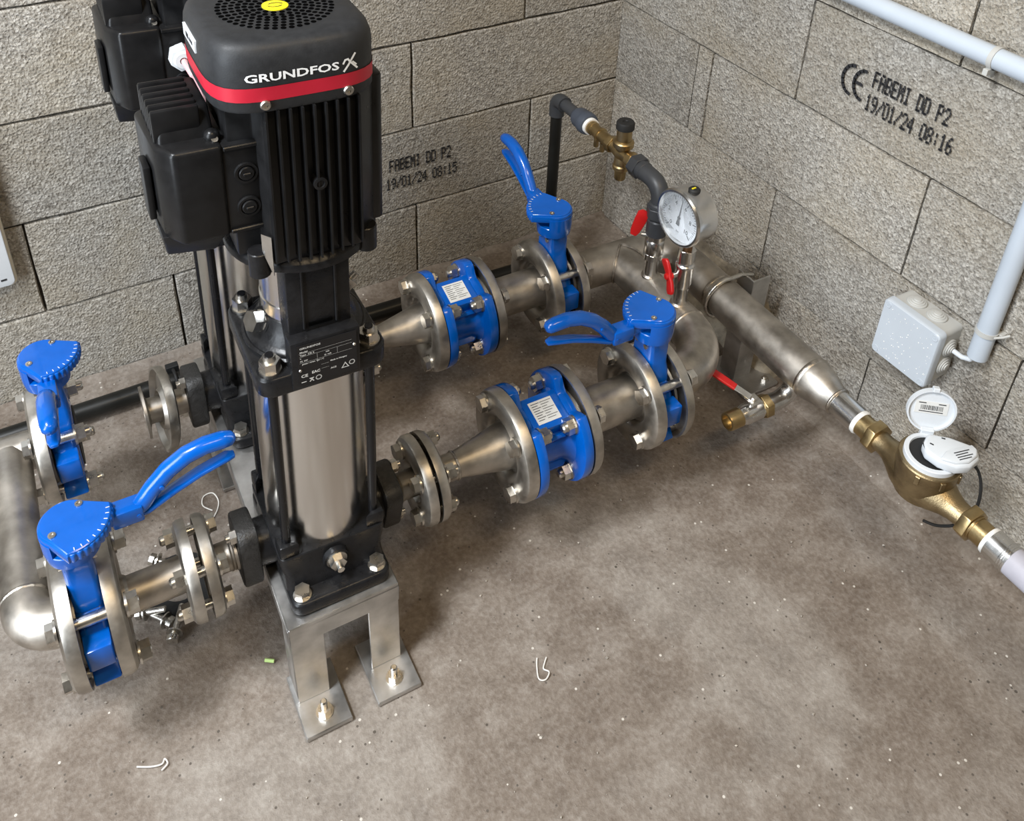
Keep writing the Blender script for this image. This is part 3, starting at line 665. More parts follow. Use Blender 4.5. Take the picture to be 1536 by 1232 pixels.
b = MB(); b.tube([(UW, -.075, ZP - .030), (UW, -.075, .185)] + arc((UW - .033, -.075, .187), .033, 0, -90, 8, 'uz') + [(.82, -.075, .154), (.800, -.075, .154)], .0165, 24); b.build('drain_branch', 'nipple', t)
for v_ in (.217, .125):
    b = MB(); b.lathe([(.255, .012), (.255, .0145), (.262, .0145), (.262, .0135), (.302, .0135), (.302, .01)], 24, T((UH, v_, 0))); b.build('riser_nipple', 'nipple', t)
    b = MB(); b.lathe([(.2585, .0175), (.2615, .0170), (.2645, .0140)], 24, T((UH, v_, 0))); b.build('weld_bead', 'weld', t)

# ------------------------------------------------------------------ check valves
def make_check(v, lab):
    t = thing('check_valve', lab, 'check valve', (.369, v, ZP), F, 'blue check valves')
    def fl(u0_, u1_):
        pts = []
        for k in range(72):
            a = 2 * PI * k / 72; c, s = math.cos(a), math.sin(a)
            ang = math.degrees(math.atan2(s, c)) % 360          # from +v, counter-clockwise to +z
            d = abs(ang - 104)
            r_ = .0925 if d > 25 else (.067 if d < 17 else .067 + (.0255) * (d - 17) / 8)
            d2 = abs(ang - 284)
            pts.append((r_ * c, r_ * s))
        b = MB(); mm = T((0, v, ZP)) @ Matrix(((0, 0, 1, 0), (1, 0, 0, 0), (0, 1, 0, 0), (0, 0, 0, 1)))
        b.prism(pts, u0_, u1_, mm); return b.build('valve_flange', 'blue', t, .0025, 2)
    fl(.3205, .3375); fl(.4005, .4175)
    b = MB(); b.lathe([(.337, .066), (.342, .058), (.352, .0525), (.386, .0525), (.396, .058), (.401, .066)], 40, axu(0, v, ZP)); bd_ = b.build('valve_body', 'blue', t)
    ml = T((0, v, ZP)) @ R(14, 'X')
    b = MB(); b.box(.337, .401, -.030, .030, .030, .0655, ml); pad = b.build('label_pad', 'blue', t, .002, 2)
    b = MB(); b.box(.347, .388, -.020, .020, .0655, .0662, ml); lb = b.build('data_label', 'label', pad, label='small silver data label')
    b = MB(); mt = ml @ T((.348, 0, .0665)) 
    for k in range(8):
        y_ = .0155 - k * .0042; brush(b, [(.003, y_), (.016 - .004 * (k % 2), y_)], .0011, mt); brush(b, [(.019, y_), (.037 - (k % 3) * .005, y_)], .0009, mt)
    b.build('label_print', 'black_print', lb)
    for k in range(2):
        b = MB(); b.prism([(.338, -.05), (.400, -.05), (.388, -.062), (.350, -.062)], -.004, .004, T((0, v, ZP)) @ R(35 if k else -35, 'X')); b.build('body_rib', 'blue', bd_, .002, 1)
    b = MB(); b.lathe([(.3195, .035), (.3195, .060), (.3210, .060), (.3210, .035)], 32, axu(0, v, ZP)); b.lathe([(.4165, .035), (.4165, .060), (.4190, .060), (.4190, .035)], 32, axu(0, v, ZP)); b.build('gasket', 'rubber', t)
    return t
make_check(0.0, 'blue cast check valve with silver label ' + wherel[0]); make_check(.32, 'blue cast check valve with silver label ' + wherel[1])

# ------------------------------------------------------------------ lever butterfly valves
def make_butterfly(u, v, half, turn, lever, lab):
    t = thing('butterfly_valve', lab, 'butterfly valve', (0, 0, 0), F @ T((u, v, ZP)), 'blue lever valves', R(turn, 'Z'))
    b = MB(); h = half
    b.lathe([(-h, .033), (-h, .050), (-h + .004, .058), (-.010, .062), (.010, .062), (h - .004, .058), (h, .050), (h, .033)], 40, AU); body = b.build('valve_body', 'blue', t, .001, 1)
    b = MB(); b.lathe([(-h - .0015, .034), (-h - .0015, .047), (h + .0015, .047), (h + .0015, .034)], 32, AU); b.build('seat_liner', 'rubber', t)
    for sy in (-1, 1):
        b = MB(); b.box(-h + .002, h - .002, sy * .052 if sy > 0 else -.080, .080 if sy > 0 else -.052, -.012, .028); b.build('guide_lug', 'blue', t, .003, 2)
        b = MB(); m = R(sy * 38, 'X'); b.box(-h + .002, h - .002, -.022, .022, -.088, -.055, m); b.build('guide_lug', 'blue', t, .003, 2)
    b = MB(); b.loft([[(x, y, z) for x, y in rrect(hx, hy, .008, 3)] for z, hx, hy in ((.050, .017, .038), (.068, .018, .034), (.080, .0185, .027), (.126, .0185, .026), (.130, .021, .028))]); b.build('neck', 'blue', t, .0008, 1)
    for sy in (-1, 1):
        b = MB(); b.lathe([(0, .0045), (.004, .0045)], 12, T((.0185, sy * .012, .116)) @ AU); b.build('neck_screw', 'bolt', t)
        b = MB(); b.lathe([(0, .0045), (.004, .0045)], 12, T((-.0185, sy * .012, .116)) @ R(-90, 'Y')); b.build('neck_screw', 'bolt', t)
    fa = R(-45, 'Z')
    def fan(grow, nt_=0):
        pts = [((.033 + grow) * math.cos(math.radians(a)), (.033 + grow) * math.sin(math.radians(a))) for a in range(90, 271, 10)]
        n = 36
        for k in range(n + 1):
            a = math.radians(-50 + 100 * k / n); r_ = .054 + grow - (.0022 if nt_ and k % 3 == 1 else 0); pts.append((r_ * math.cos(a), r_ * math.sin(a)))
        return pts
    b = MB(); b.lathe([(.126, .0315), (.140, .0335), (.148, .0335)], 36); b.build('head_cup', 'blue', t, .001, 1)
    b = MB(); wl_ = [((.0335) * math.cos(math.radians(a)), (.0335) * math.sin(math.radians(a))) for a in range(88, 273, 8)]; inn = [(x * .80, y * .80) for x, y in reversed(wl_)]
    b.prism(wl_ + inn, .146, .168, fa); b.build('head_wall', 'blue', t)
    b = MB(); b.loft([[(x, y, z) for x, y in fan(g, 1)] for z, g in ((.162, -.001), (.174, 0.0), (.1765, -.001))], fa); hdt = b.build('notch_plate', 'blue', t, .0012, 2)
    b = MB(); b.loft([[(x, y, z) for x, y in fan(g)] for z, g in ((.176, -.002), (.179, -.003))], fa); b.build('head_cover', 'blue', hdt, .001, 1)
    for sy in (-1, 1):
        b = MB(); m = fa @ T((0, sy * .024, .1785)); b.lathe([(0, .0048), (.0022, .0046), (.0024, .0025), (.001, .0022)], 18, m); b.build('cover_screw', 'bolt', t)
    tk = MB()
    for k in range(9):
        a = math.radians(-40 + 10 * k); m = fa @ R(math.degrees(a), 'Z') @ T((.0455, 0, .1795)); tk.box(0, .0045, -.0005, .0005, 0, .0003, m)
    tk.build('scale_ticks', 'grey_print', hdt)
    # lever
    lv = MB(); L_ = R(lever, 'Z')
    prof = [(.018, .154, .009, .010), (.058, .152, .010, .011), (.075, .152, .0105, .012), (.088, .162, .0105, .0125), (.103, .182, .0112, .012), (.124, .203, .0118, .0115), (.148, .217, .0120, .0115), (.172, .2225, .0120, .0112), (.194, .2215, .0118, .011), (.2045, .2195, .010, .0095), (.2090, .2185, .0055, .0055)]
    rings = []
    for i, (x, z, hw, ht) in enumerate(prof):
        p0 = prof[max(i - 1, 0)]; p1 = prof[min(i + 1, len(prof) - 1)]; d = Vector((p1[0] - p0[0], 0, p1[1] - p0[1])).normalized(); nn = Vector((-d.z, 0, d.x))
        rings.append([Vector((x, 0, z)) + Vector((0, 1, 0)) * hw * math.cos(2 * PI * k / 18) + nn * ht * math.sin(2 * PI * k / 18) for k in range(18)])
    lv.loft(rings, L_); lvo = lv.build('lever', 'blue', t, sharp=60)
    ck = MB(); ck.box(.048, .086, -.0125, .0125, .142, .168, L_); ck.build('lever_cheek', 'blue', lvo, .003, 2)
    for x_, z_ in ((.080, .154), (.112, .188)):
        pn = MB(); pn.lathe([(-.0135, .003), (.0135, .003)], 10, L_ @ T((x_, 0, z_)) @ R(90, 'X')); pn.build('pivot_pin', 'blue', lvo)
    tr = MB(); path = [(.068, .146), (.092, .149), (.126, .166), (.160, .180), (.196, .190), (.206, .1895)]
    rr2 = []
    for i, (x, z) in enumerate(path):
        p0 = path[max(i - 1, 0)]; p1 = path[min(i + 1, len(path) - 1)]; d = Vector((p1[0] - p0[0], 0, p1[1] - p0[1])).normalized(); nn = Vector((-d.z, 0, d.x)); hw = .0085 if i < 5 else .005
        rr2.append([Vector((x, sy * hw, z)) + nn * q for sy, q in ((-1, -.003), (1, -.003), (1, .003), (-1, .003))])
    tr.loft(rr2, L_); tr.build('trigger', 'blue', lvo, .002, 2)
    return t
make_butterfly(-.304, 0.0, .0185, 0, 0, 'blue inlet lever valve with its lever reaching towards the pump')
make_butterfly(-.302, .32, .0185, 0, -90, 'blue lever valve bolted to one flange only, its other side open')
make_butterfly(.578, 0.0, .0195, 180, 0, 'blue outlet lever valve farther from the back wall, lever reaching towards a check valve')
make_butterfly(.578, .32, .0195, 180, -90, 'blue outlet lever valve with its lever pointing at the back wall')

# ------------------------------------------------------------------ risers, gauge, pressure reducer, pvc
rv = (UH, .217)
t = thing('ball_valve', 'steel ball valve with red tab handle below the charcoal plastic riser', 'ball valve', (UH, .217, .302), F)
b = MB(); m = T((rv[0], rv[1], 0)); b.prism(hexpts(.034), .302, .316, m); b.lathe([(.314, .0165), (.318, .0185), (.344, .0185), (.348, .0165)], 28, m); b.prism(hexpts(.033, .2), .346, .360, m); b.build('valve_body', 'nipple', t, .0008, 1)
b = MB(); b.lathe([(.010, .005), (.026, .005)], 12, T((rv[0], rv[1], .352)) @ R(140, 'Z') @ AU); b.build('stem', 'bolt', t)
b = MB(); m2 = T((rv[0] - .0245, rv[1] + .0215, .378)) @ R(222, 'Z') @ R(-16, 'X'); b.loft([[(x, y, z) for x, y in rrect(.0028, hw, .0024, 2, 0, 0)] for z, hw in ((-.032, .006), (-.022, .0095), (.004, .0115), (.022, .0115), (.028, .006))], m2); b.build('handle', 'red', t, label='red tab handle')
t = thing('pvc_riser', 'charcoal plastic riser fitting with elbow above the steel ball valve', 'pipe fitting', (UH, .217, .36), F)
b = MB(); b.lathe([(.358, .0165), (.358, .0195), (.392, .0195), (.392, .0175), (.398, .0175)], 28, m); b.prism(hexpts(.042, .1), .398, .420, m); b.lathe([(.420, .0205), (.428, .0195), (.428, .0165), (.436, .0165)], 28, m); b.build('threaded_adapter', 'pvc', t, .001, 1)
b = MB(); b.tube([(UH, .217, .430)] + arc((UH, .217 + .032, .432), .032, 180, 90, 8, 'vz') + [(UH, .272, .464), (UH, .280, .464)], .0172, 24); b.build('elbow', 'pvc', t)
b = MB(); mv = axv(UH, 0, .464); b.lathe([(.270, .0185), (.284, .0185)], 24, mv); b.prism(hexpts(.040), .282, .304, mv); b.build('union_nut', 'pvc', t, .0012, 1)
t = thing('pressure_reducer', 'brass pressure reducing valve with black cap between plastic fittings', 'pressure reducer', (UH, .34, .464), F)
b = MB(); b.lathe([(.303, .0130), (.309, .0130)], 20, mv); b.build('thread_tape', 'tape', t)
b = MB(); b.prism(hexpts(.030), .309, .322, mv); b.lathe([(.320, .0135), (.330, .0120), (.345, .0160), (.360, .0145), (.370, .0120), (.378, .0135)], 28, mv); b.prism(hexpts(.031, .3), .376, .390, mv); bd_ = b.build('valve_body', 'brass', t, .0008, 1)
b = MB(); mz = T((UH, .346, 0)); b.lathe([(.464, .013), (.478, .0145), (.481, .0205), (.490, .0205), (.493, .0180), (.494, .0150), (.520, .0150)], 30, mz); b.build('bonnet', 'brass', t)
b = MB(); b.lathe([(.462, .012), (.448, .0150), (.440, .0150), (.437, .0170), (.430, .0170), (.426, .0120), (.408, .0112), (.405, .0095)], 28, mz); b.build('bottom_cup', 'brass', t)
b = MB(); b.lathe([(.519, .0150), (.519, .0178), (.531, .0178), (.534, .0160), (.534, .006), (.532, .005)], 28, mz); b.build('cap', 'rubber', t, label='black ribbed cap')
b = MB(); b.lathe([(.390, .0125), (.420, .0125), (.421, .0150), (.425, .0150), (.426, .0128), (.447, .0128), (.448, .0145), (.456, .0145)], 28, mv); b.build('brass_nipple', 'brass', t)
for k in range(2):
    b = MB(); b.lathe([(-.030, .0045), (-.028, .0052), (-.011, .0052)], 12, T((UH - .004, .408 + .022 * k, .464))); b.build('test_plug', 'brass', t)
t = thing('pvc_line', 'charcoal plastic coupling, elbow and black pipe dropping down the back wall', 'pipe', (UH, .5, .464), F)
b = MB(); b.lathe([(.456, .0145), (.456, .0175), (.464, .0175), (.464, .0145)], 28, mv); b.build('thread_tape', 'tape', t)
b = MB(); b.lathe([(.464, .0165), (.464, .0215), (.470, .0235), (.482, .0235), (.484, .0215), (.500, .0215), (.508, .0185), (.514, .0150)], 30, mv); b.build('coupling', 'pvc_coupling', t, .0008, 1)
VD = .590
b = MB(); b.lathe([(.505, .0125), (VD - .02, .0125)], 24, mv); b.build('pipe', 'pvc', t)
b = MB(); b.tube([(UH, VD - .030, .464), (UH, VD - .018, .464)] + arc((UH, VD - .016, .448), .016, 90, 0, 8, 'vz') + [(UH, VD, .425)], .0165, 24); b.build('elbow', 'pvc', t)
b = MB(); b.lathe([(.05, .0125), (.43, .0125)], 24, T((UH, VD, 0))); b.build('drop_pipe', 'pe_black', t)
b = MB(); b.tube([(UH, VD, .060), (UH, VD, .045)] + arc((UH - .016, VD, .046), .016, 0, -90, 6, 'uz') + [(UH - .05, VD, .030)], .0165, 20); b.build('bottom_elbow', 'pvc', t)
Wp = (F @ Vector((UH - .05, VD, .030)))
t = thing('black_pipe', 'black plastic pipe lying on the floor along the back wall', 'pipe', (-1.0, Wp.y, 0), W)
b = MB(); b.tube([tuple(Wp), (-.70, -.112, .026), (-1.2, -.112, .024), (-2.05, -.104, .024)], .0175, 24); b.build('pipe', 'pe_black', t)
for x_ in (-1.105, -.55):
    b = MB(); b.tube([(x_, -.112 + .021 * math.cos(math.radians(a)), .025 + .021 * math.sin(math.radians(a))) for a in range(-20, 201, 20)], .0035, 8); b.box(x_ - .012, x_ + .012, -.094, -.080, .0, .045); b.build('pipe_clip', 'rubber', t, .001, 1)
# gauge riser
gv = (UH, .125)
t = thing('gauge_valve', 'small steel ball valve with red butterfly handle under the pressure gauge', 'ball valve', (UH, .125, .302), F)
m = T((gv[0], gv[1], 0)); b = MB(); b.lathe([(.300, .0145), (.306, .0155), (.310, .0165), (.345, .0165), (.348, .0175), (.352, .0175), (.354, .0140), (.362, .0140)], 28, m); b.prism(hexpts(.029, .25), .360, .386, m); b.build('valve_body', 'nipple', t, .0008, 1)
m2 = T((gv[0], gv[1], .330)) @ R(172, 'Z'); b = MB(); b.lathe([(.014, .005), (.028, .005)], 12, m2 @ AU); b.build('stem', 'bolt', t)
b = MB(); mh = m2 @ T((.030, 0, 0)) @ R(32, 'X'); b.loft([[(x, y, z) for x, y in rrect(.0036, hw, .0030, 2, cx_, 0)] for z, hw, cx_ in ((-.033, .008, .003), (-.026, .0115, .002), (-.010, .0095, 0), (0, .008, .001), (.010, .0095, 0), (.026, .0115, .002), (.033, .008, .003))], mh); b.lathe([(-.004, .008), (.010, .006)], 16, m2 @ T((.028, 0, 0)) @ AU); b.build('handle', 'red', t, .001, 1, label='red butterfly handle')
t = thing('pressure_gauge', 'round stainless pressure gauge with white dial reading up to ten', 'gauge', (UH, .125, .386), F)
b = MB(); b.lathe([(.386, .0085), (.398, .0085)], 16, m); b.build('thread', 'rust', t)
b = MB(); b.box(-.009, .009, -.009, .009, .397, .412, m); b.build('stem', 'brass', t, .001, 1)
gm = T((gv[0] - .006, gv[1] + .006, .458)) @ R(184, 'Z') @ Matrix(((0, 0, 1, 0), (1, 0, 0, 0), (0, 1, 0, 0), (0, 0, 0, 1)))
b = MB(); b.lathe([(-.022, .046), (-.024, .050), (-.018, .052), (.018, .052), (.020, .0505)], 56, gm); b.build('case', 'polished', t)
b = MB(); b.lathe([(.017, .0515), (.0175, .0548), (.022, .0548), (.0255, .0525), (.0255, .0490), (.0195, .0485)], 56, gm, loop=True); b.build('bezel', 'nipple', t)
b = MB(); b.lathe([(.0190, .0490), (.0200, .0490)], 48, gm); dl = b.build('dial', 'dial', t)
tk = MB(); g2 = gm @ T((0, 0, .0204))
for k in range(41):
    a = math.radians(225 - 270 * k / 40); big_ = k % 8 == 0; mid_ = k % 4 == 0
    r0 = .0335 if big_ else .036 if mid_ else .0385
    mm = g2 @ Matrix.Rotation(a, 4, 'Z'); wd_ = .0011 if big_ else .0005; tk.add([(r0, -wd_, 0), (.0425, -wd_, 0), (.0425, wd_, 0), (r0, wd_, 0)], [(0, 1, 2, 3)], mm)
for k, s in enumerate(('0', '2', '4', '6', '8', '10')):
    a = math.radians(225 - 54 * k); vs_, fs_ = text_mesh(s, .0115, 'CENTER', .0002); tk.add(vs_, fs_, g2 @ T((.0275 * math.cos(a), .0275 * math.sin(a), 0)))
vs_, fs_ = text_mesh('bar', .006, 'CENTER'); tk.add(vs_, fs_, g2 @ T((0, -.029, 0)))
tk.build('dial_print', 'black_print', dl)
nd = MB(); a = 225 - 270 * .52; mn = g2 @ R(a, 'Z'); nd.prism([(-.016, -.0040), (-.010, -.0035), (0, -.0013), (.038, -.0004), (.038, .0004), (0, .0013), (-.010, .0035), (-.016, .0040)], .0008, .0014, mn); nd.lathe([(.0006, .0032), (.0022, .0030)], 16, g2); nd.build('needle', 'black_print', t)
b = MB(); b.lathe([(.0246, .0494), (.0252, .0494)], 40, gm); b.build('dial_glass', 'glass', t)
b = MB(); mt = gm @ T((0.004, .0515, -.002)) @ R(-90, 'X'); b.lathe([(-.002, .0105), (.003, .0105), (.0055, .0080)], 24, mt); fp = b.build('filling_plug', 'rubber', t); b = MB(); b.box(-.0015, .0015, -.006, .002, .0055, .0066, mt); b.build('plug_mark', 'yellow', fp)
# drain valve
t = thing('drain_valve', 'small brass ended drain ball valve with long red lever near the floor', 'ball valve', (.75, -.075, .154), F)
md = T((0, -.075, .154)) @ R(-90, 'Y')
b = MB(); b.prism(hexpts(.038, .2), -.803, -.786, md); b.build('hex_nut', 'brass', t, .001, 1)
b = MB(); b.lathe([(-.787, .0165), (-.778, .0185), (-.748, .0185), (-.742, .0165), (-.736, .0155)], 28, md); b.build('valve_body', 'nipple', t, .0006, 1)
b = MB(); b.lathe([(-.737, .0150), (-.737, .0172), (-.714, .0172), (-.710, .0160), (-.710, .0125), (-.722, .0120)], 28, md); b.build('outlet_end', 'brass', t)
b = MB(); b.lathe([(.170, .008), (.182, .008)], 16, T((.764, -.075, 0))); b.box(-.012, .012, -.012, .012, .181, .184, T((.764, -.075, 0))); b.lathe([(.184, .006), (.190, .006)], 6, T((.764, -.075, 0))); b.build('stem', 'bolt', t, .0006, 1)
ml = T((.764, -.075, .184)) @ R(118, 'Z') @ R(-14, 'Y'); b = MB(); b.box(.0, .040, -.007, .007, -.001, .0015, ml); b.build('lever_steel', 'nipple', t, .0006, 1)
b = MB(); b.loft([[(x, y, z) for y, z in rrect(hy, .0032, .003, 2)] for x, hy in ((.036, .0078), (.060, .0085), (.095, .0085), (.100, .006))], ml); b.build('lever_grip', 'red', t, .0006, 1, label='red lever grip')

# ------------------------------------------------------------------ pipe support
t = thing('pipe_support', 'galvanised angle post with foot plate and round clamp holding the long pipe', 'pipe support', (.92, .12, 0), F)
b = MB(); b.prism([(.906, .108), (.950, .108), (.950, .112), (.910, .112), (.910, .152), (.906, .152)], .005, .262); b.build('angle_post', 'galv', t, .0008, 1)
b = MB(); b.prism(rrect(.046, .058, .004, 2, .940, .118), .0, .006); b.build('foot_plate', 'galv', t, .001, 1)
for q in ((.962, .078), (.962, .155)):
    b = MB(); b.prism(hexpts(.013), .006, .013, T((*q, 0))); b.lathe([(.013, .004), (.018, .004)], 10, T((*q, 0))); b.build('anchor_bolt', 'bolt', t)
b = MB(); r_ = PR + .0055; b.tube([(.925, .132, ZP + r_ * .72), (.895, .132, ZP + r_ * .98)] + arc((UW, .132, ZP), r_, 75, 270, 16, 'uz') + [(.925, .132, ZP - r_)], .0042, 12); b.build('round_clamp', 'bolt', t)

# ------------------------------------------------------------------ water meter
t = thing('water_meter', 'brass water meter with raised white lid and white reader module', 'water meter', (UW, -.347, .18), F)
my = T((UW, 0, ZP)) @ R(90, 'X')
b = MB(); b.lathe([(.225, .0170), (.225, .0195), (.243, .0195), (.243, .0215), (.247, .0215)], 28, my); b.build('union_tail', 'brass', t)
b = MB(); b.lathe([(.447, .0215), (.451, .0215), (.451, .0195), (.472, .0195), (.472, .017)], 28, my); b.build('union_tail', 'brass', t)
for q in (.247, .431):
    b = MB(); b.prism(hexpts(.050, .15), q, q + .017, my); b.build('union_nut', 'brass', t, .002, 2)
b = MB(); b.lathe([(.262, .019), (.276, .0190), (.286, .0205), (.300, .027), (.318, .037), (.335, .0425), (.350, .0440), (.365, .0415), (.382, .034), (.400, .025), (.414, .0205), (.432, .0190)], 40, my @ Matrix.Diagonal((1, .86, 1, 1))); b.build('meter_body', 'bronze', t, sharp=60)
mc = T((UW, -.350, 0)); b = MB(); b.lathe([(.205, .040), (.228, .0452), (.252, .0452), (.255, .0470), (.272, .0470), (.274, .0455)], 44, mc); b.build('register_ring', 'bronze', t)
for a in (200, 245, 290, 20):
    b = MB(); b.box(.0455, .0492, -.004, .004, .254, .270, mc @ R(a, 'Z')); b.build('ring_lug', 'bronze', t, .001, 1)
b = MB(); b.lathe([(.273, .0405), (.282, .0405), (.283, .0390), (.283, .0335), (.280, .0325)], 44, mc); dr = b.build('register', 'white_plastic', t)
b = MB(); b.lathe([(.2795, .0325), (.2802, .0325)], 36, mc); b.build('counter_window', 'rubber', dr)
b = MB(); mp_ = mc @ R(52, 'Z') @ T((0, 0, .2835)); b.box(-.006, .010, -.040, .012, 0, .0012, mp_); br = b.build('counter_plate', 'label', dr)
b = MB(); 
for k in range(4): brush(b, [(-.004 + k * .004, -.036), (-.004 + k * .004, .006 - .008 * (k % 2))], .0016, mp_ @ T((0, 0, .0016)))
b.build('plate_print', 'black_print', br)
hd_ = 52; b = MB(); mhg = mc @ R(hd_, 'Z'); b.box(.037, .046, -.010, .010, .276, .290, mhg); b.build('hinge', 'white_plastic', dr, .001, 1)
lm = mc @ R(hd_, 'Z') @ T((.044, 0, .286)) @ R(12, 'Y') @ Matrix.Scale(.82, 4) @ Matrix(((0, 0, -1, 0), (-1, 0, 0, 0), (0, 1, 0, 0), (0, 0, 0, 1)))   # local z back to the reader, y up
b = MB(); b.lathe([(-.006, .040), (-.006, .0445), (.004, .0448), (.004, .0415), (-.002, .0405), (-.002, .001)], 48, lm @ T((0, .043, 0))); b.lathe([(-.0062, .0446), (-.0075, .040), (-.0080, .002)], 48, lm @ T((0, .043, 0))); lid = b.build('lid', 'white_plastic', t)
b = MB(); b.box(-.006, .006, .084, .093, -.006, .006, lm); b.build('lid_catch', 'white_plastic', lid, .001, 1)
b = MB(); b.box(-.030, .030, .034, .060, -.0022, -.0012, lm); ll = b.build('barcode_label', 'label', lid, label='paper label with bar code')
b = MB(); rnd = random.Random(4); x_ = -.020
while x_ < .020:
    wd_ = rnd.choice((.0006, .0010, .0016)); b.add([(x_, .042, -.0009), (x_ + wd_, .042, -.0009), (x_ + wd_, .052, -.0009), (x_, .052, -.0009)], [(0, 1, 2, 3)], lm); x_ += wd_ + rnd.choice((.0006, .001, .0014))
for x_ in (-.024, .012): brush(b, [(x_, .0565), (x_ + .012, .0565)], .002, lm @ T((0, 0, -.0009)))
brush(b, [(-.021, .0385), (.021, .0385)], .0018, lm @ T((0, 0, -.0009)))
b.build('label_print', 'black_print', ll)
b = MB(); outl = [(-.034, .020), (-.012, .036), (.020, .020), (.046, -.004), (.050, -.020), (.040, -.034), (.014, -.044), (-.010, -.040), (-.030, -.022), (-.040, .002)]
from_m = mc @ T((.012, -.012, .282)) @ R(-14, 'Z') @ Matrix.Diagonal((.86, .86, 1, 1)) @ T((0, 0, -.282))
b.loft([[(x * s, y * s, z) for x, y in outl] for z, s in ((.282, 1.0), (.296, 1.02), (.301, .97))], from_m); md_ = b.build('reader_module', 'white_plastic', t, .004, 3, label='white clip-on reader module')
b = MB(); b.loft([[(x, y, z) for x, y in [(p * s, q * s) for p, q in [(-.030, -.022), (-.010, -.010), (.012, -.008), (.046, -.008), (.048, -.020), (.038, -.032), (.014, -.041), (-.010, -.037)]]] for z, s in ((.300, 1.0), (.305, .95))], from_m); b.build('module_cap', 'white_plastic', md_, .002, 2)
b = MB(); 
for k in range(4): brush(b, [(.000, -.018 - k * .005), (.030 - .006 * (k % 2), -.017 - k * .005)], .0018, from_m @ T((0, 0, .3056)))
brush(b, [(-.024, .014), (-.021, .010)], .003, from_m @ T((0, 0, .3014))); brush(b, [(.004, .020), (.008, .017)], .003, from_m @ T((0, 0, .3014)))
b.build('module_print', 'black_print', md_)
b = MB(); b.tube(spline([(.892, -.380, .285), (.908, -.398, .268), (.911, -.412, .235), (.900, -.420, .205), (.872, -.418, .188), (.846, -.404, .183), (.830, -.388, .186)]), .0024, 8); b.build('reader_cable', 'rubber', t)
t = thing('supply_pipe', 'bright steel nipple and grey pipe entering the water meter union', 'pipe', (UW, -.52, ZP), F)
b = MB(); b.lathe([(.471, .018), (.471, .0215), (.4745, .0225), (.477, .0205), (.477, .018)], 32, my); b.build('thread_tape', 'tape', t)
b = MB(); b.lathe([(.477, .018), (.477, .0228), (.500, .0228), (.5010, .0240), (.5035, .0240), (.5045, .0228), (.507, .0228), (.508, .0238), (.511, .0238), (.512, .018)], 32, my); b.build('nipple', 'nipple', t)
b = MB(); b.lathe([(.510, .018), (.510, .0225), (1.10, .0225)], 32, my); b.build('pipe', 'pipe_grey', t)

# ------------------------------------------------------------------ junction box, conduits
t = thing('junction_box', 'square grey junction box with rubber cable grommets on the block wall', 'junction box', (0, -.922, .325), W)
mj = Matrix(((0, 0, -1, 0.002), (-1, 0, 0, -.922), (0, 1, 0, .3265), (0, 0, 0, 1)))      # local x along -y, y up, z out of the wall
b = MB(); b.loft([[(x * s, y * s, z) for x, y in rrect(.056, .0575, .009, 5)] for z, s in ((.002, .965), (.048, .985))], mj); jb = b.build('box_body', 'grommet', t)
b = MB(); b.loft([[(x * s, y * s, z) for x, y in rrect(.0565, .058, .008, 5)] for z, s in ((.046, 1), (.056, 1), (.061, .985), (.0625, .962))], mj); jc = b.build('cover', 'grey_plastic', t)
for sx in (-1, 1):
    for sy in (-1, 1):
        b = MB(); b.lathe([(.0625, .0062), (.0635, .0060), (.0636, .0046), (.0632, .0044)], 18, mj @ T((sx * .047, sy * .0485, 0))); b.box(-.003, .003, -.0006, .0006, .0630, .0637, mj @ T((sx * .047, sy * .0485, 0)) @ R(40, 'Z')); b.build('cover_screw', 'grey_plastic', jc)
dr_ = MB(); rnd = random.Random(8)
for k in range(70):
    x, y = rnd.uniform(-.046, .050), rnd.uniform(-.05, .048); q = rnd.uniform(.0005, .0011); dr_.sphere((0, 0, 0), q, mj @ T((x, y, .0626)), 6, 4)
dr_.build('white_specks', 'tape', jc, kind='stuff')  # small white drops scattered over the cover
def grommet(mm):
    b = MB(); b.lathe([(-.003, .0165), (.002, .0165), (.003, .0150), (.003, .0135), (.0045, .0128), (.0048, .0115), (.0048, .0100), (.0064, .0094), (.0067, .0080), (.0067, .0066), (.0082, .0060), (.0086, .0035)], 28, mm); b.build('grommet', 'grommet', jb, sharp=20)
for q in (-.022, .018): grommet(mj @ T((q, .0565, .024)) @ R(-90, 'X'))
for q in (.019, -.019): grommet(mj @ T((.0550, q, .026)) @ R(90, 'Y'))
b = MB(); b.tube([(-.024, -.986, .3455), (-.024, -1.002, .3455), (-.021, -1.014, .349), (-.020, -1.020, .362), (-.020, -1.020, .39)], .0042, 10); b.build('feed_cable', 'white_plastic', t)
b = MB(); b.tube([(-.006, -.921, .272), (-.005, -.921, .252)], .003, 8); b.build('bottom_lead', 'rubber', t)
o = MB(); o.lathe([(.362, .0135), (.362, .0160), (1.3, .0160), (1.3, .0135)], 28, T((-.0185, -1.0215, 0))); o.lathe([(.362, .0135), (.364, .0135)], 28, T((-.0185, -1.0215, 0)))
single(o.build('vertical_conduit', 'conduit'), 'grey plastic conduit standing upright beside the junction box', 'conduit')
o = MB(); o.lathe([(.30, .0160), (2.0, .0160)], 28, T((-.0185, 0, .836)) @ R(90, 'X')); single(o.build('horizontal_conduit', 'conduit'), 'grey plastic conduit running level across the upper block wall', 'conduit')
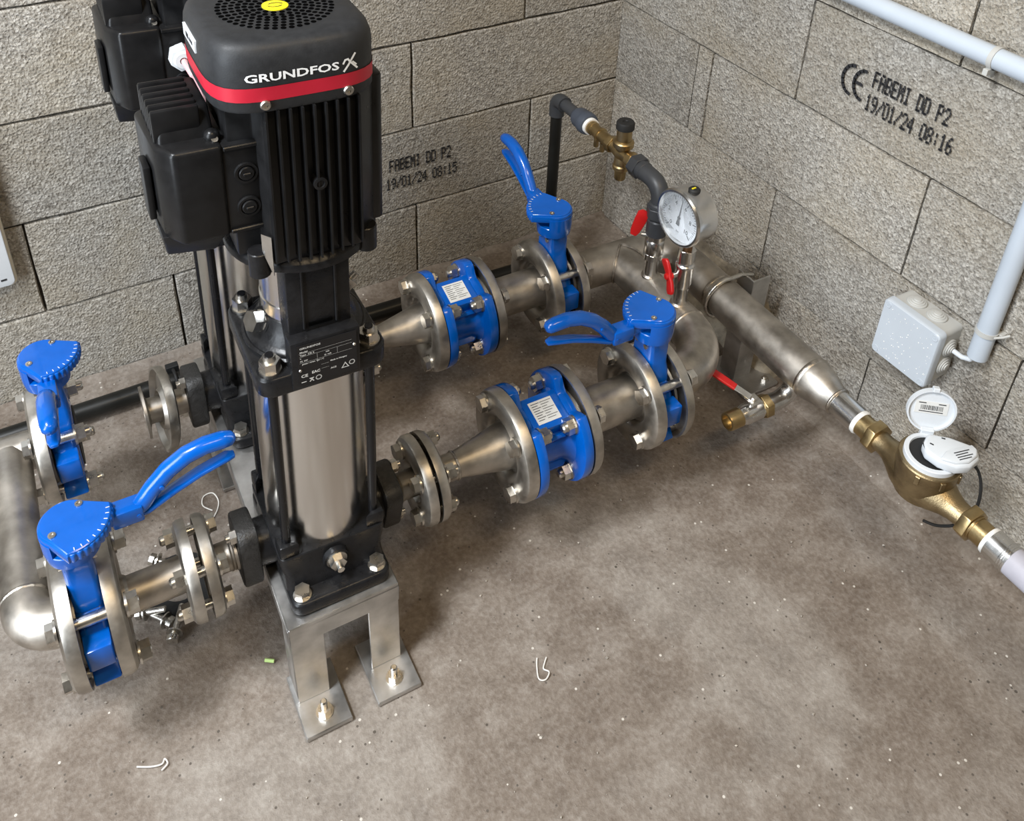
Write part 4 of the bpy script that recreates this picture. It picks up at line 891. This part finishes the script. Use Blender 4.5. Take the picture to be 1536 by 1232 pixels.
for nm, mm, lab in (('pipe_strap', T((-.0185, -1.0215, .415)), 'white cable tie strap around the upright conduit'), ('pipe_strap', T((-.0185, -.897, .836)) @ R(90, 'X'), 'grey strap with tail around the level conduit')):
    t = thing(nm, lab, 'strap', tuple(mm.translation), W)
    b = MB(); b.lathe([(-.004, .0160), (-.004, .0178), (.004, .0178), (.004, .0160)], 28, mm, loop=True); b.build('band', 'grommet', t)
    b = MB(); s_ = -1 if 'upright' in lab else -1
    if 'upright' in lab: b.box(.006, .020, -.022, -.013, -.003, .003, mm); b.tube([(-.006, -.0165, 0), (.004, -.024, .003), (.012, -.030, .008)], .0022, 8, mm)
    else: b.box(.0, .018, .014, .024, -.004, .004, mm @ R(180, 'Z')); b.loft([[(-.010, -.017, z), (-.004, -.030, z), (.004, -.030, z), (.004, -.017, z)] for z in (-.003, .003)], mm)
    b.build('tail', 'grommet', t, .0006, 1)

# control panel at the back wall
t = thing('control_panel', 'white wall mounted control box with cream edge on the back wall', 'control box', (-1.48, -.02, .30), W)
mpn = Matrix(((1, 0, 0, -1.482), (0, 0, -1, 0), (0, 1, 0, .49), (0, 0, 0, 1)))
b = MB(); b.prism(rrect(.160, .200, .012, 5), .001, .026, mpn); b.build('box_edge', 'cream', t, .002, 2)
b = MB(); b.prism(rrect(.156, .196, .011, 5), .024, .032, mpn); cp = b.build('front_panel', 'white_plastic', t, .002, 2)
b = MB(); brush(b, [(.120, -.182), (.128, -.1815)], .005, mpn @ T((0, 0, .0326))); brush(b, [(.135, -.181), (.143, -.1805)], .004, mpn @ T((0, 0, .0326))); b.build('panel_print', 'black_print', cp)

# ------------------------------------------------------------------ loose things on the floor
def loose_bolt(x, y, z, yaw, tilt, L, lab, head=.017):
    t = thing('loose_bolt', lab, 'bolt', (x, y, 0), W, 'loose bolts on the floor')
    mm = T((x, y, z)) @ R(yaw, 'Z') @ R(90 - tilt, 'Y')
    b = MB(); b.prism(hexpts(head), -.009, 0, mm); b.lathe([(0, .0052), (L, .0050), (L + .002, .0036)], 14, mm); b.build('bolt_body', 'bolt', t, .0008, 1)
    b = MB(); b.lathe([(.004, .0055), (.004, .0125), (.0062, .0125), (.0062, .0055)], 22, mm, loop=True); b.build('washer', 'bolt', t)
    return t
loose_bolt(-1.235, -.632, .0125, 62, 0, .050, 'loose zinc hex bolt with washer, farthest from the back wall')
loose_bolt(-1.236, -.603, .010, 128, 0, .046, 'loose zinc hex bolt lying across the black rubber ring')
loose_bolt(-1.268, -.572, .014, -25, 10, .036, 'loose zinc hex bolt with washer beside the inlet flange')
loose_bolt(-1.230, -.490, .016, -40, -10, .040, 'loose zinc hex bolt between the inlet pipe and back wall')
o = MB(); o.lathe([(0.0, .030), (0.0, .058), (.004, .058), (.004, .030)], 36, T((-1.205, -.545, .002)), loop=True); single(o.build('rubber_ring', 'rubber'), 'flat black rubber ring on the floor under the inlet pipe', 'gasket')
def string(pts, lab, r=.0011, mat='string'):
    b = MB(); b.tube(spline(pts), r, 6); return single(b.build('string_scrap', mat), lab, 'string')
z_ = .0018
string([(-.768, -.924, z_), (-.775, -.935, z_), (-.782, -.952, z_), (-.774, -.958, z_), (-.764, -.952, z_ + .002), (-.768, -.943, z_), (-.762, -.936, z_), (-.755, -.930, z_)], 'curl of white string on open floor before the check valve')
string([(-1.322, -.787, z_), (-1.306, -.796, z_), (-1.292, -.800, z_), (-1.287, -.795, z_), (-1.285, -.803, z_), (-1.294, -.808, z_)], 'white thread scrap on the floor by the photographed left edge shade'.replace(' by the photographed left edge shade', ' past the stand foot'))
string([(-1.175, -.452, z_), (-1.140, -.452, z_), (-1.120, -.438, z_), (-1.108, -.415, z_), (-1.112, -.392, z_), (-1.128, -.392, z_), (-1.134, -.410, z_), (-1.122, -.428, z_)], 'loop of pale string on the floor beside the bench')
o = MB(); o.lathe([(-.007, .0028), (.007, .0028)], 8, T((-1.120, -.733, .0035)) @ R(90, 'X') @ R(55, 'Y')); single(o.build('plastic_scrap', 'green'), 'tiny green plastic scrap on the floor beside the stand', 'scrap')
gr = MB(); rnd = random.Random(21)
for k in range(260):
    x, y = rnd.uniform(-1.55, -.06), rnd.uniform(-1.35, -.12); s = rnd.uniform(.0008, .0026) * (1.6 if rnd.random() < .05 else 1)
    mm = T((x, y, s * .35)) @ Euler((rnd.uniform(0, 6), rnd.uniform(0, 6), rnd.uniform(0, 6))).to_matrix().to_4x4()
    gr.add([(s, 0, 0), (-s, 0, 0), (0, s * .8, 0), (0, -s * .8, 0), (0, 0, s * .7), (0, 0, -s * .7)], [(0, 2, 4), (2, 1, 4), (1, 3, 4), (3, 0, 4), (2, 0, 5), (1, 2, 5), (3, 1, 5), (0, 3, 5)], mm)
o = single(gr.build('grit', 'grit'), 'fine loose grit scattered over the floor', 'grit'); o['kind'] = 'stuff'
